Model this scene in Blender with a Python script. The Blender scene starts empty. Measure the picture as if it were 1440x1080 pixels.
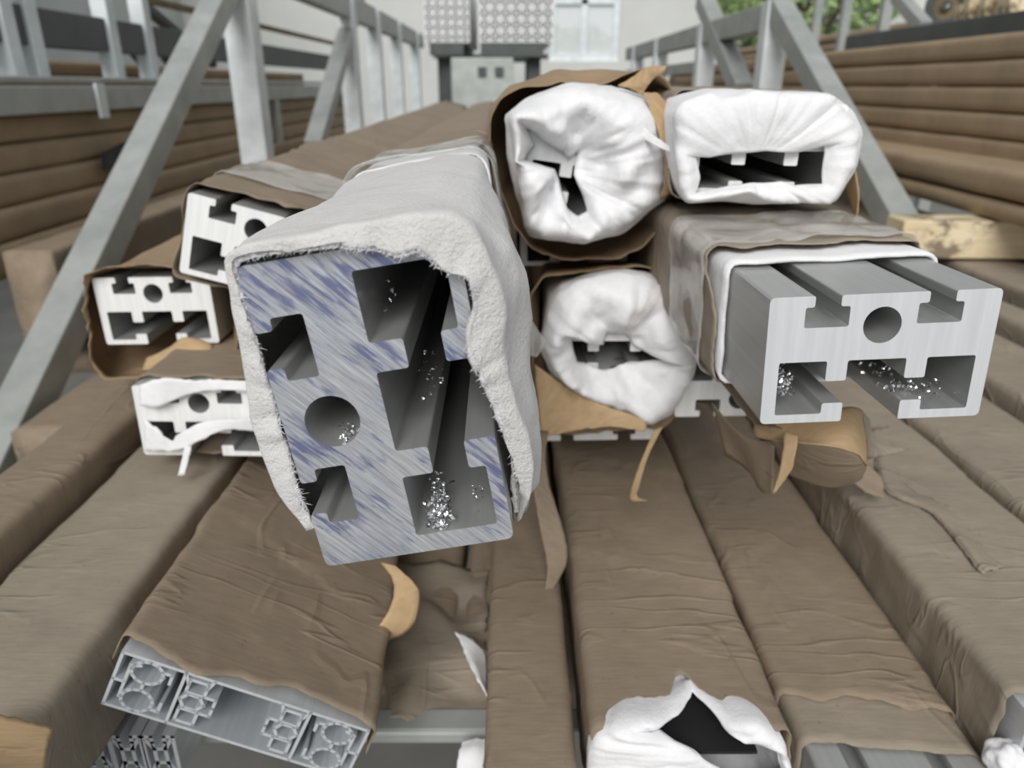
import bpy, bmesh, math, random
import numpy as np
from mathutils import Vector, Matrix, noise
from mathutils.geometry import tessellate_polygon

# ------------------------------------------------------------------ camera, world, light
sc = bpy.context.scene
COL = sc.collection
CZ = 1.20                                   # camera height above the floor
FPX = 1040.0
PIT = math.radians(22)
cp, sp = math.cos(PIT), math.sin(PIT)
cam = bpy.data.cameras.new('camera')
camo = bpy.data.objects.new('camera', cam)
COL.objects.link(camo)
camo.location = (0, 0, CZ)
camo.rotation_euler = (math.radians(90) - PIT, 0, 0)
cam.sensor_width = 36
cam.lens = 36 * FPX / 1440
cam.clip_start = 0.01
cam.clip_end = 200
cam.dof.use_dof = True
cam.dof.focus_distance = 0.275
cam.dof.aperture_fstop = cam.lens / 2.1
sc.camera = camo

w = bpy.data.worlds.new('world')
sc.world = w
w.use_nodes = True
nt = w.node_tree
bg = nt.nodes['Background']
tc = nt.nodes.new('ShaderNodeTexCoord')
sx = nt.nodes.new('ShaderNodeSeparateXYZ')
rmp = nt.nodes.new('ShaderNodeValToRGB')
nt.links.new(tc.outputs['Generated'], sx.inputs[0])
nt.links.new(sx.outputs['Z'], rmp.inputs[0])
rmp.color_ramp.elements[0].position = 0.0
rmp.color_ramp.elements[0].color = (1.22, 1.25, 1.25, 1)
rmp.color_ramp.elements[1].position = 0.5
rmp.color_ramp.elements[1].color = (0.80, 0.83, 0.86, 1)
nt.links.new(rmp.outputs[0], bg.inputs['Color'])
bg.inputs['Strength'].default_value = 0.46

sun = bpy.data.lights.new('daylight', 'SUN')
sun.energy = 2.6
sun.angle = math.radians(34)
sun.color = (1.0, 0.98, 0.95)
suno = bpy.data.objects.new('daylight', sun)
COL.objects.link(suno)
suno.rotation_euler = (math.radians(54), 0, math.radians(-10))
suno.location = (0, -3, 6)

sc.view_settings.view_transform = 'Standard'
sc.view_settings.look = 'None'
sc.view_settings.exposure = 0.0
sc.view_settings.gamma = 1
sc.view_settings.use_curve_mapping = False

rnd = random.Random(7)

# ------------------------------------------------------------------ pixels to rays
def ray(px, py):
    dx = (px - 720) / FPX
    dy = (540 - py) / FPX
    return Vector((dx, cp + dy * sp, -sp + dy * cp))
O = Vector((0, 0, CZ))
def at_y(px, py, y):
    r = ray(px, py); return O + r * (y / r.y)
def at_x(px, py, x):
    r = ray(px, py); return O + r * (x / r.x)
def at_z(px, py, z):                         # z relative to the camera
    r = ray(px, py); return O + r * (z / r.z)

# ------------------------------------------------------------------ materials
def newmat(name):
    m = bpy.data.materials.new(name); m.use_nodes = True
    n = m.node_tree.nodes; l = m.node_tree.links
    return m, n, l, n['Principled BSDF']
def coords(n, l, scale=(1, 1, 1), rot=(0, 0, 0), kind='Object'):
    t = n.new('ShaderNodeTexCoord'); mp = n.new('ShaderNodeMapping')
    mp.inputs['Scale'].default_value = scale; mp.inputs['Rotation'].default_value = rot
    l.new(t.outputs[kind], mp.inputs['Vector']); return mp.outputs['Vector']
def noise_tex(n, l, vec, scale, detail=4, rough=.55, dist=0):
    t = n.new('ShaderNodeTexNoise'); t.inputs['Scale'].default_value = scale
    t.inputs['Detail'].default_value = detail; t.inputs['Roughness'].default_value = rough
    t.inputs['Distortion'].default_value = dist
    if vec is not None: l.new(vec, t.inputs['Vector'])
    return t.outputs['Fac']
def ramp(n, l, fac, stops):
    r = n.new('ShaderNodeValToRGB'); e = r.color_ramp.elements
    while len(e) < len(stops): e.new(.5)
    for q, (p, c) in zip(e, stops): q.position = p; q.color = (*c, 1)
    l.new(fac, r.inputs[0]); return r.outputs[0]
def mix(n, l, a, b, fac, mode='MIX'):
    m = n.new('ShaderNodeMix'); m.data_type = 'RGBA'; m.blend_type = mode
    for s, v in ((6, a), (7, b)):
        if isinstance(v, tuple): m.inputs[s].default_value = (*v, 1)
        else: l.new(v, m.inputs[s])
    if isinstance(fac, float): m.inputs[0].default_value = fac
    else: l.new(fac, m.inputs[0])
    return m.outputs[2]
def math_n(n, l, op, a, b=0.0):
    m = n.new('ShaderNodeMath'); m.operation = op
    for i, v in enumerate((a, b)):
        if isinstance(v, (int, float)): m.inputs[i].default_value = v
        else: l.new(v, m.inputs[i])
    return m.outputs[0]
def bump(n, l, b, h, strength, dist, prev=None):
    t = n.new('ShaderNodeBump'); t.inputs['Strength'].default_value = strength
    t.inputs['Distance'].default_value = dist
    l.new(h, t.inputs['Height'])
    if prev: l.new(prev, t.inputs['Normal'])
    l.new(t.outputs[0], b.inputs['Normal']); return t.outputs[0]

def kraft(name, base, crumple=1.0, trans=0.0):
    m, n, l, b = newmat(name)
    v = coords(n, l)
    big = noise_tex(n, l, v, 9, 5, .6)
    fib = noise_tex(n, l, coords(n, l, (1, 9, 1)), 55, 4, .7)
    dark = tuple(c * .84 for c in base); light = tuple(min(1, c * 1.12) for c in base)
    c1 = ramp(n, l, big, [(.25, dark), (.5, base), (.78, light)])
    c2 = ramp(n, l, fib, [(.3, (.80, .78, .76)), (.7, (1.08, 1.07, 1.06))])
    c = mix(n, l, c1, c2, .8, 'MULTIPLY')
    speck = ramp(n, l, noise_tex(n, l, v, 190, 2), [(.68, (1, 1, 1)), (.76, (.72, .68, .66))])
    c = mix(n, l, c, speck, .7, 'MULTIPLY')
    l.new(c, b.inputs['Base Color'])
    b.inputs['Roughness'].default_value = .68
    b.inputs['Specular IOR Level'].default_value = .3
    if trans: b.inputs['Transmission Weight'].default_value = 0
    vo = n.new('ShaderNodeTexVoronoi'); vo.inputs['Scale'].default_value = 22
    dn = n.new('ShaderNodeTexNoise'); dn.inputs['Scale'].default_value = 14; l.new(v, dn.inputs['Vector'])
    ad = n.new('ShaderNodeVectorMath'); ad.operation = 'MULTIPLY_ADD'
    l.new(dn.outputs['Color'], ad.inputs[0]); ad.inputs[1].default_value = (.06, .06, .06); l.new(v, ad.inputs[2])
    l.new(ad.outputs[0], vo.inputs['Vector'])
    p = bump(n, l, b, vo.outputs['Distance'], .16 * crumple, .004)
    wr = noise_tex(n, l, coords(n, l, (1, 2.2, 1)), 9, 3, .5, .4)
    p = bump(n, l, b, wr, .22 * crumple, .005, p)
    for sc_, st_, rr, wd in (((.35, 1.5, .6), 26, .2, .035), ((1, .35, 1), 15, .9, .022)):
        cn = noise_tex(n, l, coords(n, l, sc_, (rr, rr * .4, rr * 1.3)), st_, 2, .45, .25)
        ab = math_n(n, l, 'ABSOLUTE', math_n(n, l, 'SUBTRACT', cn, .5))
        line = ramp(n, l, ab, [(0.0, (1, 1, 1)), (wd, (0, 0, 0))])
        msk = ramp(n, l, noise_tex(n, l, coords(n, l, (1, 1, 1), (0, 0, rr)), 11, 2), [(.48, (0, 0, 0)), (.60, (1, 1, 1))])
        p = bump(n, l, b, math_n(n, l, 'MULTIPLY', line, msk), .32 * crumple, .003, p)
    bump(n, l, b, fib, .12, .001, p)
    return m

def alu(name, col, rough=.4, metal=.5, streak=(1, .02, 1)):
    m, n, l, b = newmat(name)
    s = noise_tex(n, l, coords(n, l, streak), 260, 3)
    c = ramp(n, l, s, [(.3, tuple(x * .88 for x in col)), (.7, col)])
    l.new(c, b.inputs['Base Color'])
    b.inputs['Metallic'].default_value = metal
    b.inputs['Roughness'].default_value = rough
    bump(n, l, b, s, .08, .0006)
    return m

def plain(name, col, rough=.6, metal=0.0, var=.15, scale=12, bmp=.1):
    m, n, l, b = newmat(name)
    v = coords(n, l)
    f = noise_tex(n, l, v, scale, 5, .6)
    c = ramp(n, l, f, [(.3, tuple(x * (1 - var) for x in col)), (.7, tuple(min(1, x * (1 + var)) for x in col))])
    l.new(c, b.inputs['Base Color']); b.inputs['Roughness'].default_value = rough
    b.inputs['Metallic'].default_value = metal
    if bmp: bump(n, l, b, noise_tex(n, l, v, scale * 8, 4), bmp, .002)
    return m

M = {}
M['kraft'] = kraft('kraft_paper', (.305, .243, .178))
M['kraft_warm'] = kraft('kraft_paper_warm', (.365, .262, .165), .8)
M['kraft_stack'] = kraft('kraft_paper_smooth', (.40, .305, .20), .3)
M['kraft_grey'] = kraft('kraft_paper_greyed', (.345, .295, .235), 1.0)
M['kraft_lit'] = kraft('kraft_paper_lit', (.50, .355, .205), .5)  # lit copy of the kraft paper: light through thin flaps is in the colour
M['alu'] = alu('mill_aluminium', (.52, .53, .52), .42, .5)
M['alu_cut'] = alu('sawn_aluminium', (.73, .745, .765), .5, .25, (1, 1, .05))
M['alu_white'] = alu('bright_sawn_aluminium', (.93, .94, .94), .5, .1, (1, 1, .05))
M['alu_lattice'] = alu('extruded_lattice_aluminium', (.72, .75, .78), .4, .4)
M['swarf'] = plain('bright_metal_swarf', (.9, .9, .92), .16, 1.0, .05, 30, 0)
M['black'] = plain('matte_black', (.012, .012, .013), .7, 0, .2)

def foam_mat(name, col, fine=.35, streak=False):
    m, n, l, b = newmat(name)
    v = coords(n, l)
    f = noise_tex(n, l, v, 60, 5, .7)
    g = noise_tex(n, l, v, 700, 4, .7)
    c = ramp(n, l, f, [(.3, tuple(x * .9 for x in col)), (.65, col)])
    h = ramp(n, l, noise_tex(n, l, coords(n, l, (1, 1, .3)), 34, 6, .65, 1.0), [(.63, (1, 1, 1)), (.74, (.72, .71, .70))])
    c = mix(n, l, c, h, .8 if streak else .25, 'MULTIPLY')
    l.new(c, b.inputs['Base Color']); b.inputs['Roughness'].default_value = .9
    b.inputs['Specular IOR Level'].default_value = .15
    b.inputs['Sheen Weight'].default_value = .25
    p = bump(n, l, b, noise_tex(n, l, v, 38, 5, .6, .4), .45, .004)
    bump(n, l, b, g, fine, .0015, p)
    return m
M['foam'] = foam_mat('white_foam', (.90, .90, .92))
M['foam_grey'] = foam_mat('soiled_foam', (.76, .75, .735), .8, True)

def tape_mat():
    m, n, l, b = newmat('clear_tape')
    b.inputs['Base Color'].default_value = (.93, .93, .9, 1)
    b.inputs['Roughness'].default_value = .14
    b.inputs['Transmission Weight'].default_value = 0
    b.inputs['Alpha'].default_value = .28
    b.inputs['Coat Weight'].default_value = 1
    v = coords(n, l, (1, 2.5, 1))
    bump(n, l, b, noise_tex(n, l, v, 38, 4, .6, 1.0), .5, .003)
    return m
M['tape'] = tape_mat()

def streak_face():
    # sawn face smeared with strokes of blue marker
    m, n, l, b = newmat('sawn_face_with_blue_marker')
    a = math.radians(37)
    # face lies in the local XZ plane; stretched noise along one direction
    v = coords(n, l, (1, 1, 1), (0, math.radians(39), 0))
    mp = n.new('ShaderNodeMapping'); mp.inputs['Scale'].default_value = (42, 1, 430)
    l.new(v, mp.inputs['Vector'])
    s = noise_tex(n, l, mp.outputs[0], 1.0, 4, .7, .3)
    patch = noise_tex(n, l, v, 26, 3, .6)
    f = math_n(n, l, 'ADD', math_n(n, l, 'MULTIPLY', s, .62), math_n(n, l, 'MULTIPLY', patch, .55))
    mask = ramp(n, l, f, [(.595, (0, 0, 0)), (.665, (1, 1, 1))])
    mp2 = n.new('ShaderNodeMapping'); mp2.inputs['Scale'].default_value = (40, 1, 1100)
    l.new(v, mp2.inputs['Vector'])
    s2 = noise_tex(n, l, mp2.outputs[0], 1.0, 4, .7)
    base = ramp(n, l, s2, [(.33, (.32, .33, .36)), (.5, (.50, .515, .54)), (.7, (.68, .695, .71))])
    haze = ramp(n, l, noise_tex(n, l, v, 30, 3), [(.42, (1, 1, 1)), (.62, (.82, .83, .90))])
    base = mix(n, l, base, haze, .9, 'MULTIPLY')
    c = mix(n, l, base, (.13, .145, .30), math_n(n, l, 'MULTIPLY', mask, .85))
    l.new(c, b.inputs['Base Color'])
    b.inputs['Metallic'].default_value = .45
    b.inputs['Roughness'].default_value = .42
    bump(n, l, b, s2, .25, .0006)
    return m
M['streak'] = streak_face()

def galv():
    m, n, l, b = newmat('galvanised_steel')
    v = coords(n, l)
    f = noise_tex(n, l, v, 14, 5, .65)
    c = ramp(n, l, f, [(.3, (.33, .35, .335)), (.7, (.47, .49, .47))])
    l.new(c, b.inputs['Base Color']); b.inputs['Metallic'].default_value = .25
    b.inputs['Roughness'].default_value = .5
    return m
M['steel'] = galv()
M['steel_dark'] = plain('dark_painted_steel', (.09, .10, .10), .5, .2)
M['steel_pale'] = plain('pale_painted_steel', (.74, .79, .81), .5, .1)
M['rust'] = plain('rusty_steel', (.20, .15, .085), .7, .1, .3)

def wood():
    m, n, l, b = newmat('pale_sawn_pine')
    v = coords(n, l, (1.2, 1, 9))
    g = noise_tex(n, l, v, 9, 6, .6, 1.2)
    c = ramp(n, l, g, [(.3, (.66, .52, .31)), (.55, (.80, .68, .46)), (.75, (.86, .77, .58))])
    st = noise_tex(n, l, coords(n, l, (1, 1, 1.4)), 26, 8, .75)
    st2 = noise_tex(n, l, coords(n, l), 13, 2)
    k = math_n(n, l, 'MULTIPLY', ramp(n, l, st, [(.47, (0, 0, 0)), (.56, (1, 1, 1))]),
               ramp(n, l, st2, [(.48, (0, 0, 0)), (.58, (1, 1, 1))]))
    c = mix(n, l, c, (.16, .12, .085), math_n(n, l, 'MULTIPLY', k, .85))
    l.new(c, b.inputs['Base Color']); b.inputs['Roughness'].default_value = .75
    bump(n, l, b, g, .2, .002)
    return m
M['wood'] = wood()
M['wall'] = plain('white_plaster_wall', (.62, .63, .61), .9, 0, .06, 2)
M['wall_grey'] = plain('grey_panel_wall', (.50, .53, .52), .85, 0, .08, 2)
M['concrete'] = plain('concrete_floor', (.17, .17, .16), .85, 0, .18, 3, .3)
M['leaf'] = plain('tree_leaf', (.27, .38, .15), .6, 0, .5, 1.5, 0)
M['bark'] = plain('tree_bark', (.13, .10, .075), .9, 0, .3)
M['machine'] = plain('grey_green_machine_paint', (.46, .50, .47), .5)
def glass():
    m, n, l, b = newmat('window_glass')
    b.inputs['Base Color'].default_value = (.9, .95, .97, 1); b.inputs['Roughness'].default_value = .05
    b.inputs['Alpha'].default_value = .5
    l.new(ramp(n, l, noise_tex(n, l, coords(n, l), 3), [(0, (.88, .94, .95)), (1, (.95, .98, 1))]), b.inputs['Base Color'])
    return m
M['glass'] = glass()

# ------------------------------------------------------------------ object helpers
def tag(o, label=None, cat=None, group=None, kind=None):
    if label: o['label'] = label
    if cat: o['category'] = cat
    if group: o['group'] = group
    if kind: o['kind'] = kind
    return o
def link(name, me, mats, parent=None, smooth=False, angle=None):
    o = bpy.data.objects.new(name, me); COL.objects.link(o)
    if mats is not None:
        for m in (mats if isinstance(mats, (list, tuple)) else [mats]): me.materials.append(m)
    if smooth:
        for p in me.polygons: p.use_smooth = True
    if parent: o.parent = parent
    return o
def mesh(name, v, f):
    me = bpy.data.meshes.new(name); me.from_pydata([tuple(a) for a in v], [], f); me.update(); return me
def solid(o, t, off=0.0):
    md = o.modifiers.new('thickness', 'SOLIDIFY'); md.thickness = t; md.offset = off
def bevel(o, wd, seg=2):
    md = o.modifiers.new('bevel', 'BEVEL'); md.width = wd; md.segments = seg; md.limit_method = 'ANGLE'
def box_mesh(name, x0, x1, y0, y1, z0, z1):
    v = [(x, y, z) for z in (z0, z1) for y in (y0, y1) for x in (x0, x1)]
    return mesh(name, v, [(0, 2, 3, 1), (4, 5, 7, 6), (0, 1, 5, 4), (2, 6, 7, 3), (0, 4, 6, 2), (1, 3, 7, 5)])
def box(name, mat, x0, x1, y0, y1, z0, z1, parent=None, bw=0.0):
    """box whose origin is its centre bottom (world coords minus parent's location)"""
    c = Vector(((x0 + x1) / 2, (y0 + y1) / 2, z0))
    o = link(name, box_mesh(name, x0 - c.x, x1 - c.x, y0 - c.y, y1 - c.y, 0, z1 - z0), mat, parent)
    o.location = c - (parent.location if parent else Vector())
    if bw: bevel(o, bw)
    return o
def beam(name, mat, a, b, wd, ht, parent=None, bw=.003, up=Vector((0, 0, 1))):
    """square tube from a to b (world)"""
    a, b = Vector(a), Vector(b); d = (b - a); L = d.length; ey = d / L
    ex = ey.cross(up)
    if ex.length < 1e-4: ex = Vector((1, 0, 0))
    ex.normalize(); ez = ex.cross(ey)
    me = box_mesh(name, -wd / 2, wd / 2, 0, L, -ht / 2, ht / 2)
    o = link(name, me, mat, parent)
    Mx = Matrix((ex, ey, ez)).transposed().to_4x4(); Mx.translation = a - (parent.location if parent else Vector())
    o.matrix_local = Mx
    if bw: bevel(o, bw)
    return o
def empty(name, loc):
    o = bpy.data.objects.new(name, None); COL.objects.link(o); o.location = loc; o.empty_display_size = .05
    return o
class Pose:
    """frame of a bar: origin at the centre of its cut face, local y runs back along the bar"""
    def __init__(s, x, y, z, roll=0, yaw=0, pit=0):
        yaw, pit, roll = map(math.radians, (yaw, pit, roll))
        ey = Vector((math.sin(yaw) * math.cos(pit), math.cos(yaw) * math.cos(pit), math.sin(pit)))
        ex = Vector((math.cos(yaw), -math.sin(yaw), 0)); ez = ex.cross(ey)
        c, q = math.cos(roll), math.sin(roll)
        ex, ez = c * ex + q * ez, -q * ex + c * ez
        s.m = Matrix((ex, ey, ez)).transposed().to_4x4(); s.m.translation = Vector((x, y, z + CZ))
        s.i = s.m.inverted(); s.o = s.m.translation.copy(); s.ey = ey
        s.ex, s.ez = ex, ez
    def local(s, px, py, yl=0.0):
        """point where the pixel's ray meets the plane local y = yl"""
        r = ray(px, py); p0 = s.o + s.ey * yl
        t = (p0 - O).dot(s.ey) / r.dot(s.ey)
        q = s.i @ (O + r * t); return (q.x, q.z)
    def root(s, name):
        e = bpy.data.objects.new(name, None); COL.objects.link(e); e.matrix_world = s.m; e.empty_display_size = .03
        return e

# ------------------------------------------------------------------ profile sections
def fillet(poly, r, seg=3, big=(), rb=0):
    out = []; n = len(poly)
    for i in range(n):
        a, b, c = Vector(poly[i - 1]), Vector(poly[i]), Vector(poly[(i + 1) % n])
        d1 = (a - b); d2 = (c - b)
        rr = min(rb if any((b - Vector(q)).length < 1e-6 for q in big) else r, d1.length * .45, d2.length * .45)
        p, q = b + d1.normalized() * rr, b + d2.normalized() * rr
        for k in range(seg + 1):
            t = k / seg
            out.append(tuple((1 - t) ** 2 * p + 2 * t * (1 - t) * b + t * t * q))
    return out
def t_section(W, H):
    """two T slots and a bore on one side, one wide ribbed channel on the other"""
    uv = [(0, 0), (.197, 0), (.197, .085), (.158, .085), (.158, .24), (.352, .24), (.352, .085), (.31, .085), (.31, 0),
          (.69, 0), (.69, .085), (.648, .085), (.648, .24), (.842, .24), (.842, .085), (.803, .085), (.803, 0),
          (1, 0), (1, 1), (.63, 1), (.63, .845), (.725, .845), (.725, .93), (.936, .93), (.936, .505), (.722, .505), (.722, .665),
          (.63, .665), (.63, .505), (.37, .505), (.37, .665), (.278, .665), (.278, .505), (.064, .505), (.064, .93), (.275, .93),
          (.275, .845), (.37, .845), (.37, 1), (0, 1)]
    poly = [((u - .5) * W, (.5 - v) * H) for u, v in uv]
    hole = [(.0835 * W * math.cos(a), .26 * H + .0835 * W * math.sin(a)) for a in [2 * math.pi * k / 40 for k in range(40)]]
    big = {(-W / 2, H / 2), (W / 2, H / 2), (W / 2, -H / 2), (-W / 2, -H / 2)}
    return fillet(poly, .0011, 3, big, .0026), hole
def extrude(name, poly, hole, L, mats, parent):
    """mesh with slot 0 for the flanks and slot 1 for the sawn ends"""
    loops = [poly, hole] if hole else [poly]
    flat = [p for lp in loops for p in lp]; n = len(flat)
    tri = tessellate_polygon([[Vector((x, z, 0)) for x, z in lp] for lp in loops])
    v = [(x, 0, z) for x, z in flat] + [(x, L, z) for x, z in flat]
    f = []; mi = []
    for lp, st in zip(loops, (0, len(poly))):
        k = len(lp)
        for i in range(k):
            a, b = st + i, st + (i + 1) % k
            f.append((a, b, b + n, a + n)); mi.append(0)
    for t in tri:
        f.append(tuple(t)); mi.append(1); f.append(tuple(i + n for i in reversed(t))); mi.append(1)
    me = mesh(name, v, f)
    bm = bmesh.new(); bm.from_mesh(me); bmesh.ops.recalc_face_normals(bm, faces=bm.faces); bm.to_mesh(me); bm.free()
    for p, k in zip(me.polygons, mi): p.material_index = k
    return link(name, me, mats, parent)
def walls_mesh(name, segs, L, t, mats, parent, y0=0.0):
    """thin-walled section: list of polylines in the local XZ plane, extruded along y"""
    bm = bmesh.new()
    for pl in segs:
        for (a, b) in zip(pl[:-1], pl[1:]):
            a, b = Vector(a), Vector(b); d = (b - a)
            if d.length < 1e-6: continue
            d.normalize(); nrm = Vector((-d.y, d.x)) * t / 2; a2, b2 = a - d * t * .45, b + d * t * .45
            q = [a2 + nrm, b2 + nrm, b2 - nrm, a2 - nrm]
            vs = [bm.verts.new((p.x, y0, p.y)) for p in q] + [bm.verts.new((p.x, y0 + L, p.y)) for p in q]
            for i in range(4):
                bm.faces.new((vs[i], vs[(i + 1) % 4], vs[(i + 1) % 4 + 4], vs[i + 4]))
            bm.faces.new(vs[:4][::-1]); bm.faces.new(vs[4:])
    bmesh.ops.recalc_face_normals(bm, faces=bm.faces)
    me = bpy.data.meshes.new(name); bm.to_mesh(me); bm.free()
    return link(name, me, mats, parent)

# ------------------------------------------------------------------ sleeves of paper and foam
def rr_loop(hw, hh, r, N, cx=0, cz=0):
    """rounded rectangle sampled evenly, as N points with normals"""
    r = min(r, hw * .98, hh * .98)
    pts = []
    segs = [('l', (hw - r) * 2), ('a', math.pi * r / 2), ('l', (hh - r) * 2), ('a', math.pi * r / 2)] * 2
    # start at the top left of the top side, go clockwise
    x, z = -(hw - r), hh; ang = 0.0
    per = sum(s[1] for s in segs); step = per / N; d = 0.0; acc = 0.0; k = 0
    heading = 0.0
    while k < N:
        target = k * step; acc = 0; x, z = -(hw - r), hh; heading = 0.0
        for typ, L in segs:
            if target <= acc + L + 1e-12:
                q = target - acc
                if typ == 'l':
                    px, pz = x + q * math.cos(heading), z + q * math.sin(heading); nh = heading + math.pi / 2
                else:
                    a = q / r; c = (x + r * math.sin(heading), z - r * math.cos(heading))
                    nh = heading + math.pi / 2 - a
                    px, pz = c[0] + r * math.cos(nh), c[1] + r * math.sin(nh)
                pts.append((px + cx, pz + cz, math.cos(nh), math.sin(nh))); break
            acc += L
            if typ == 'l': x += L * math.cos(heading); z += L * math.sin(heading)
            else:
                c = (x + r * math.sin(heading), z - r * math.cos(heading)); heading -= math.pi / 2
                x, z = c[0] + r * math.cos(heading + math.pi / 2), c[1] + r * math.sin(heading + math.pi / 2)
        k += 1
    return np.array(pts)
def cast(poly, ang, c=(0, 0)):
    """distance from c to a closed polygon along each angle"""
    P = np.array(poly, float) - np.array(c); Q = np.roll(P, -1, 0); out = []
    for a in ang:
        dx, dz = math.cos(a), math.sin(a); best = None
        for p, q in zip(P, Q):
            e = q - p; den = dx * e[1] - dz * e[0]
            if abs(den) < 1e-12: continue
            t = (p[0] * e[1] - p[1] * e[0]) / den; s_ = (p[0] * dz - p[1] * dx) / den
            if t > 0 and -1e-6 <= s_ <= 1 + 1e-6: best = t if best is None else max(best, t)
        out.append(best if best else .02)
    return np.array(out)
def smooth_loop(a, k=1):
    for _ in range(k): a = (np.roll(a, 1) + 2 * a + np.roll(a, -1)) / 4
    return a
def fbm(x, y, z, o=3):
    return noise.fractal(Vector((x, y, z)), 1.0, 2.0, o)
def tube(name, mat, parent, rings, th=.0006, close_front=False, close_back=False, noise_amp=.0012, nf=24, seed=0.0,
         yfreq=.6, seam=None, fixed=2, smooth=True, pinch=None):
    """rings: list of (x[N], z[N], y[N]); displaced radially by noise; seam=(period, slant, height) is the lap of the wound paper"""
    N = len(rings[0][0]); v = []; K = len(rings)
    for k, (X, Z, Y) in enumerate(rings):
        cx, cz = X.mean(), Z.mean()
        for i in range(N):
            x, z, y = X[i], Z[i], Y[i]
            d = Vector((x - cx, z - cz)); d.normalize()
            a = fbm(x * nf + seed, y * nf * yfreq + seed * 1.7, z * nf, 3)
            a2 = 1 - abs(fbm(x * nf * .7 + seed + 9, y * nf * yfreq * 1.6, z * nf * .7, 2)) * 2
            h = noise_amp * (a + .5 * max(0, a2 - .5) * 2)
            if seam:
                ph = (y / seam[0] + (i / N) * seam[1] + seed) % 1.0
                h += seam[2] * (1 - ph)
            v.append((x + d.x * h, y + (noise_amp * .5 * a if k else 0), z + d.y * h))
    f = []
    for k in range(K - 1):
        for i in range(N):
            j = (i + 1) % N
            f.append((k * N + i, k * N + j, (k + 1) * N + j, (k + 1) * N + i))
    if close_front: f.append(tuple(range(N))[::-1])
    if close_back: f.append(tuple((K - 1) * N + i for i in range(N)))
    me = mesh(name, v, f)
    bm = bmesh.new(); bm.from_mesh(me); bmesh.ops.recalc_face_normals(bm, faces=bm.faces); bm.to_mesh(me); bm.free()
    o = link(name, me, mat, parent, smooth)
    if th: solid(o, th, 0)
    return o
def ys_list(y0, y1, dense, dstep, far=14):
    a = list(np.arange(y0, min(dense, y1), dstep))
    if y1 > dense:
        a += list(dense + (y1 - dense) * (np.linspace(0, 1, far) ** 1.6))
    else: a.append(y1)
    return a
def rect_sleeve(name, mat, parent, hw, hh, r, y0, y1, ragged=.004, seed=0.0, N=96, dense=.7, dstep=.008, flare=0.0, th=.0006,
                noise_amp=.0009, nf=22, seam=None, cx=0, cz=0, edge_fn=None, caps=False, bulge=0.0):
    L = rr_loop(hw, hh, r, N, cx, cz); rings = []
    base = np.array([ragged * (fbm(p[0] * 45 + seed, p[1] * 45, seed * 3, 4)) for p in L])
    if edge_fn is not None: base = base + np.array([edge_fn(p[0], p[1]) for p in L])
    for y in ys_list(y0, y1, dense, dstep):
        fade = max(0.0, 1 - (y - y0) / .12)
        g = flare * max(0, 1 - (y - y0) / .05) ** 2 + bulge
        rings.append((L[:, 0] + L[:, 2] * g, L[:, 1] + L[:, 3] * g, np.full(N, y) + base * fade ** 1.0))
    return tube(name, mat, parent, rings, th, caps, caps, noise_amp, nf, seed, seam=seam)
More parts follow.
